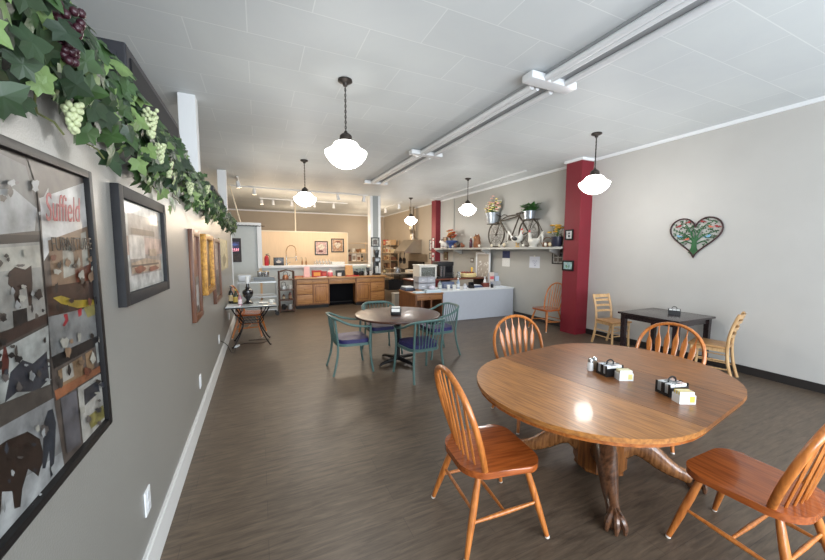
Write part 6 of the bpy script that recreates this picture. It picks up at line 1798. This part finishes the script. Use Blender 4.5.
# kitchen wall shelves at the back
t = shelf_unit('pantry_shelf', 'open pantry shelf of boxes at the kitchen back, right of the white column', (5.85, 15.6, 0), 1.25, 0.45, (0.4, 0.85, 1.25, 1.60, 1.98), mat('tan_painted_steel', (196, 170, 138)), -PI / 2, 0.018, 2.2)
GP = 'boxes on the pantry shelf'
pb = [(-0.42, 1.98, 0.26, 0.26, (178, 54, 48), (214, 170, 120), 'red box on the pantry shelf\'s top board'), (-0.05, 1.98, 0.30, 0.20, (226, 214, 196), (170, 140, 110), 'white box in the middle of the pantry shelf\'s top board'), (0.34, 1.98, 0.26, 0.24, (204, 168, 124), (230, 206, 170), 'tan box at the right of the pantry shelf\'s top board'),
      (-0.40, 1.60, 0.30, 0.22, (206, 180, 146), (150, 110, 80), 'beige box at the left of the pantry shelf\'s second board'), (-0.02, 1.60, 0.26, 0.26, (232, 224, 210), (196, 120, 90), 'white box with a rust label on the pantry shelf\'s second board'), (0.36, 1.60, 0.30, 0.18, (238, 220, 180), (206, 150, 90), 'cream box at the right of the pantry shelf\'s second board'),
      (-0.36, 1.25, 0.34, 0.20, (160, 112, 74), (206, 176, 136), 'brown box at the left of the pantry shelf\'s third board'), (0.06, 1.25, 0.30, 0.24, (216, 190, 150), (130, 90, 60), 'tan box in the middle of the pantry shelf\'s third board'), (0.40, 1.25, 0.24, 0.16, (120, 78, 54), (190, 150, 110), 'dark brown box at the right of the pantry shelf\'s third board'),
      (-0.3, 0.85, 0.4, 0.24, (84, 60, 46), (130, 96, 70), 'dark box at the left of the pantry shelf\'s lower board'), (0.25, 0.85, 0.4, 0.26, (110, 80, 58), (160, 120, 90), 'brown box at the right of the pantry shelf\'s lower board')]
for x, z, wd, h, c, lc, lb in pb:
    carton('carton', lb, (5.85, 15.6 - x, z + 0.0005), (wd, 0.28, h), c, lc, -PI / 2, GP)
t = thing('trash_bin', 'pale grey plastic bin standing between the oak cabinets and the desk', 'bin', (3.86, 9.6, 0))
MB().prism(rc(-0.14, -0.12, 0.14, 0.12), lambda u, v, k: (u * (1.12 if k > 0.1 else 1), v * (1.12 if k > 0.1 else 1), k), 0.0, 0.40, bev=0.012).build('pail', mat('grey_bin', (168, 164, 156), rough=0.5), t)
MB().b2((-0.165, -0.142, 0.385), (0.165, 0.142, 0.41), bev=0.006).build('rim', mat('grey_bin', (168, 164, 156)), t)
# notices on the kitchen wall and far pillar
picture('dark-framed white certificate on the kitchen\'s right wall beside the far red pillar', (XR, 11.78, 1.92), RW, 0.34, 0.42, 0.03, 0.02, M_BLKF, [(F('mount_white', (220, 222, 222)), rc(-.13, -.17, .13, .17)), (F('dusk', (112, 104, 100)), rc(-.08, .05, .08, .08))])
picture('small dark-framed print low on the kitchen\'s right wall beside the far red pillar', (XR, 11.80, 1.50), RW, 0.30, 0.24, 0.03, 0.02, M_BLKF, [(F('cream_wall', (206, 202, 188)), rc(-.11, -.08, .11, .08))])
picture('narrow white notice on the far red pillar\'s room side, upper', (5.92, 11.18, 1.98), RW, 0.18, 0.40, 0.02, 0.012, M_BLKF, [(F('mount_white', (220, 222, 222)), rc(-.07, -.18, .07, .18)), (F('scrawl_red', (190, 36, 52)), rc(-.05, .08, .05, .13))])
picture('small white and red notice on the far red pillar\'s room side, lower', (5.92, 11.18, 1.48), RW, 0.22, 0.32, 0.015, 0.012, M_BLKF, [(F('mount_white', (220, 222, 222)), rc(-.09, -.14, .09, .14)), (F('scrawl_red', (190, 36, 52)), rc(-.07, -.02, .07, .06))])
# ------------------------------------------------------------------ condiments on the tables
def caddy(label, loc, rz, packets):
    q = thing('condiment_caddy', label, 'caddy', loc, rz, 'black condiment caddies')
    BK_ = mat('black_wire', (22, 22, 24), rough=0.35)
    MB().b2((-0.085, -0.06, 0), (0.085, 0.06, 0.006)).b2((-0.087, -0.06, 0.006), (-0.083, 0.06, 0.022)).b2((0.083, -0.06, 0.006), (0.087, 0.06, 0.022)).b2((-0.087, -0.012, 0.02), (-0.083, 0.012, 0.092)).b2((0.083, -0.012, 0.02), (0.087, 0.012, 0.092)).b2((-0.087, -0.06, 0.02), (-0.083, -0.044, 0.092)).b2((-0.087, 0.044, 0.02), (-0.083, 0.06, 0.092)).b2((0.083, -0.06, 0.02), (0.087, -0.044, 0.092)).b2((0.083, 0.044, 0.02), (0.087, 0.06, 0.092)).b2((-0.081, -0.062, 0.02), (0.081, -0.058, 0.07)).b2((-0.085, -0.06, 0.006), (-0.081, -0.056, 0.08)).b2((0.081, -0.06, 0.006), (0.085, -0.056, 0.08)).b2((-0.085, 0.056, 0.006), (-0.081, 0.06, 0.08)).b2((0.081, 0.056, 0.006), (0.085, 0.06, 0.08)).b2((-0.081, -0.002, 0.006), (0.081, 0.002, 0.09)).b2((-0.081, 0.056, 0.006), (0.081, 0.06, 0.07)).b2((-0.081, -0.06, 0.006), (0.081, -0.056, 0.035)).build('rack', BK_, q)
    MB().tube(spline([(-0.035, 0, 0.088), (-0.03, 0, 0.115), (0, 0, 0.128), (0.03, 0, 0.115), (0.035, 0, 0.088)], 3), 0.006, 7).build('handle', BK_, q)
    k = 0
    for sy in (-1, 1):
        for sx in (-1, 0, 1):
            c = packets[k % len(packets)]
            mb = MB().m(0)
            for j in range(5):
                y = sy * (0.008 + 0.0095 * j) + (0.004 if sy > 0 else -0.004)
                mb.box((sx * 0.052, y, 0.05 + 0.001 * (j % 2)), (0.046, 0.005, 0.078), rot=(0.03 * ((j % 3) - 1), 0, 0.02 * (j % 2)))
                mb.m(1 if mb.mi == 0 else 0)
            mb.build('packet_row', [M_PAPER, mat('packet_%d_%d_%d' % c, c, rough=0.5)], q, smooth=False)
            k += 1
    q.scale = (0.86, 0.86, 0.9)
    return q
T1 = 0.7605
caddy('black condiment caddy on the oak table beside the salt shakers', (2.425, 1.68, T1), math.radians(-12), [(210, 214, 222), (60, 62, 70), (214, 208, 200)])
caddy('black condiment caddy on the oak table, nearest us with a yellow-edged packet box', (2.47, 1.275, T1), math.radians(-12), [(214, 214, 214), (40, 42, 48), (206, 170, 160)])
caddy('small condiment caddy in the middle of the black wall table', (5.74, 3.0, 0.7505), math.radians(-60), [(214, 214, 214), (50, 52, 58)])
def shaker(label, loc, fill):
    q = thing('shaker', label, 'shaker', loc, 0, 'salt and pepper shakers on the oak table')
    MB().lathe([(0, 0), (0.021, 0), (0.023, 0.004), (0.021, 0.055), (0.018, 0.068), (0, 0.068)], (0, 0, 0), 10).build('glass', mat('shaker_%d_%d_%d' % fill, fill, rough=0.12, coat=0.6), q)
    MB().lathe([(0, 0.068), (0.020, 0.068), (0.0205, 0.085), (0.012, 0.098), (0, 0.10)], (0, 0, 0), 14).build('cap', mat('steel', (170, 172, 174)), q)
shaker('glass salt shaker with white contents on the oak table', (2.365, 1.80, T1), (226, 226, 224))
shaker('glass pepper shaker with brown contents on the oak table, behind the salt', (2.425, 1.81, T1), (146, 130, 108))
def sugar_box(label, loc, rz, band):
    q = thing('packet_box', label, 'packet box', loc, rz, 'white sugar packet holders')
    MB().b2((-0.05, -0.032, 0), (0.05, 0.032, 0.006)).b2((-0.05, -0.032, 0.006), (-0.047, 0.032, 0.055)).b2((0.047, -0.032, 0.006), (0.05, 0.032, 0.055)).b2((-0.047, -0.032, 0.006), (0.047, -0.029, 0.055)).b2((-0.047, 0.029, 0.006), (0.047, 0.032, 0.055)).build('holder', mat('holder_white', (226, 228, 228), rough=0.25, coat=0.4), q)
    mb = MB()
    for j in range(6):
        mb.m(j % 2)
        mb.box((0, -0.024 + 0.0095 * j, 0.042), (0.088, 0.006, 0.066), rot=(0.04 * (j % 3 - 1), 0, 0))
    mb.build('packets', [M_PAPER, mat('packet_band_%d_%d_%d' % band, band, rough=0.5)], q, smooth=False)
    MB().b2((0.012, -0.0335, 0.012), (0.042, -0.0322, 0.05)).build('printed_patch', mat('packet_band_%d_%d_%d' % band, band, rough=0.5), q)
    return q
sugar_box('white sugar packet holder right of the shakers and caddy on the oak table', (2.42, 1.565, T1), math.radians(-25), (214, 204, 130))
sugar_box('white sugar packet holder leaning against the nearer caddy on the oak table', (2.395, 1.165, T1), math.radians(-25), (226, 200, 90))
t = thing('napkin_dispenser', 'small black and chrome napkin dispenser on the round brown table', 'napkin dispenser', (1.83, 4.63, 0.7525), math.radians(-25))
MB().box((0, 0, 0.055), (0.15, 0.10, 0.11), bev=0.012).build('case', mat('black_plastic', (28, 28, 30)), t)
MB().box((0, 0, 0.116), (0.12, 0.085, 0.012), bev=0.004).b2((-0.06, -0.053, 0.05), (0.06, -0.0505, 0.10)).build('napkins', M_PAPER, t)
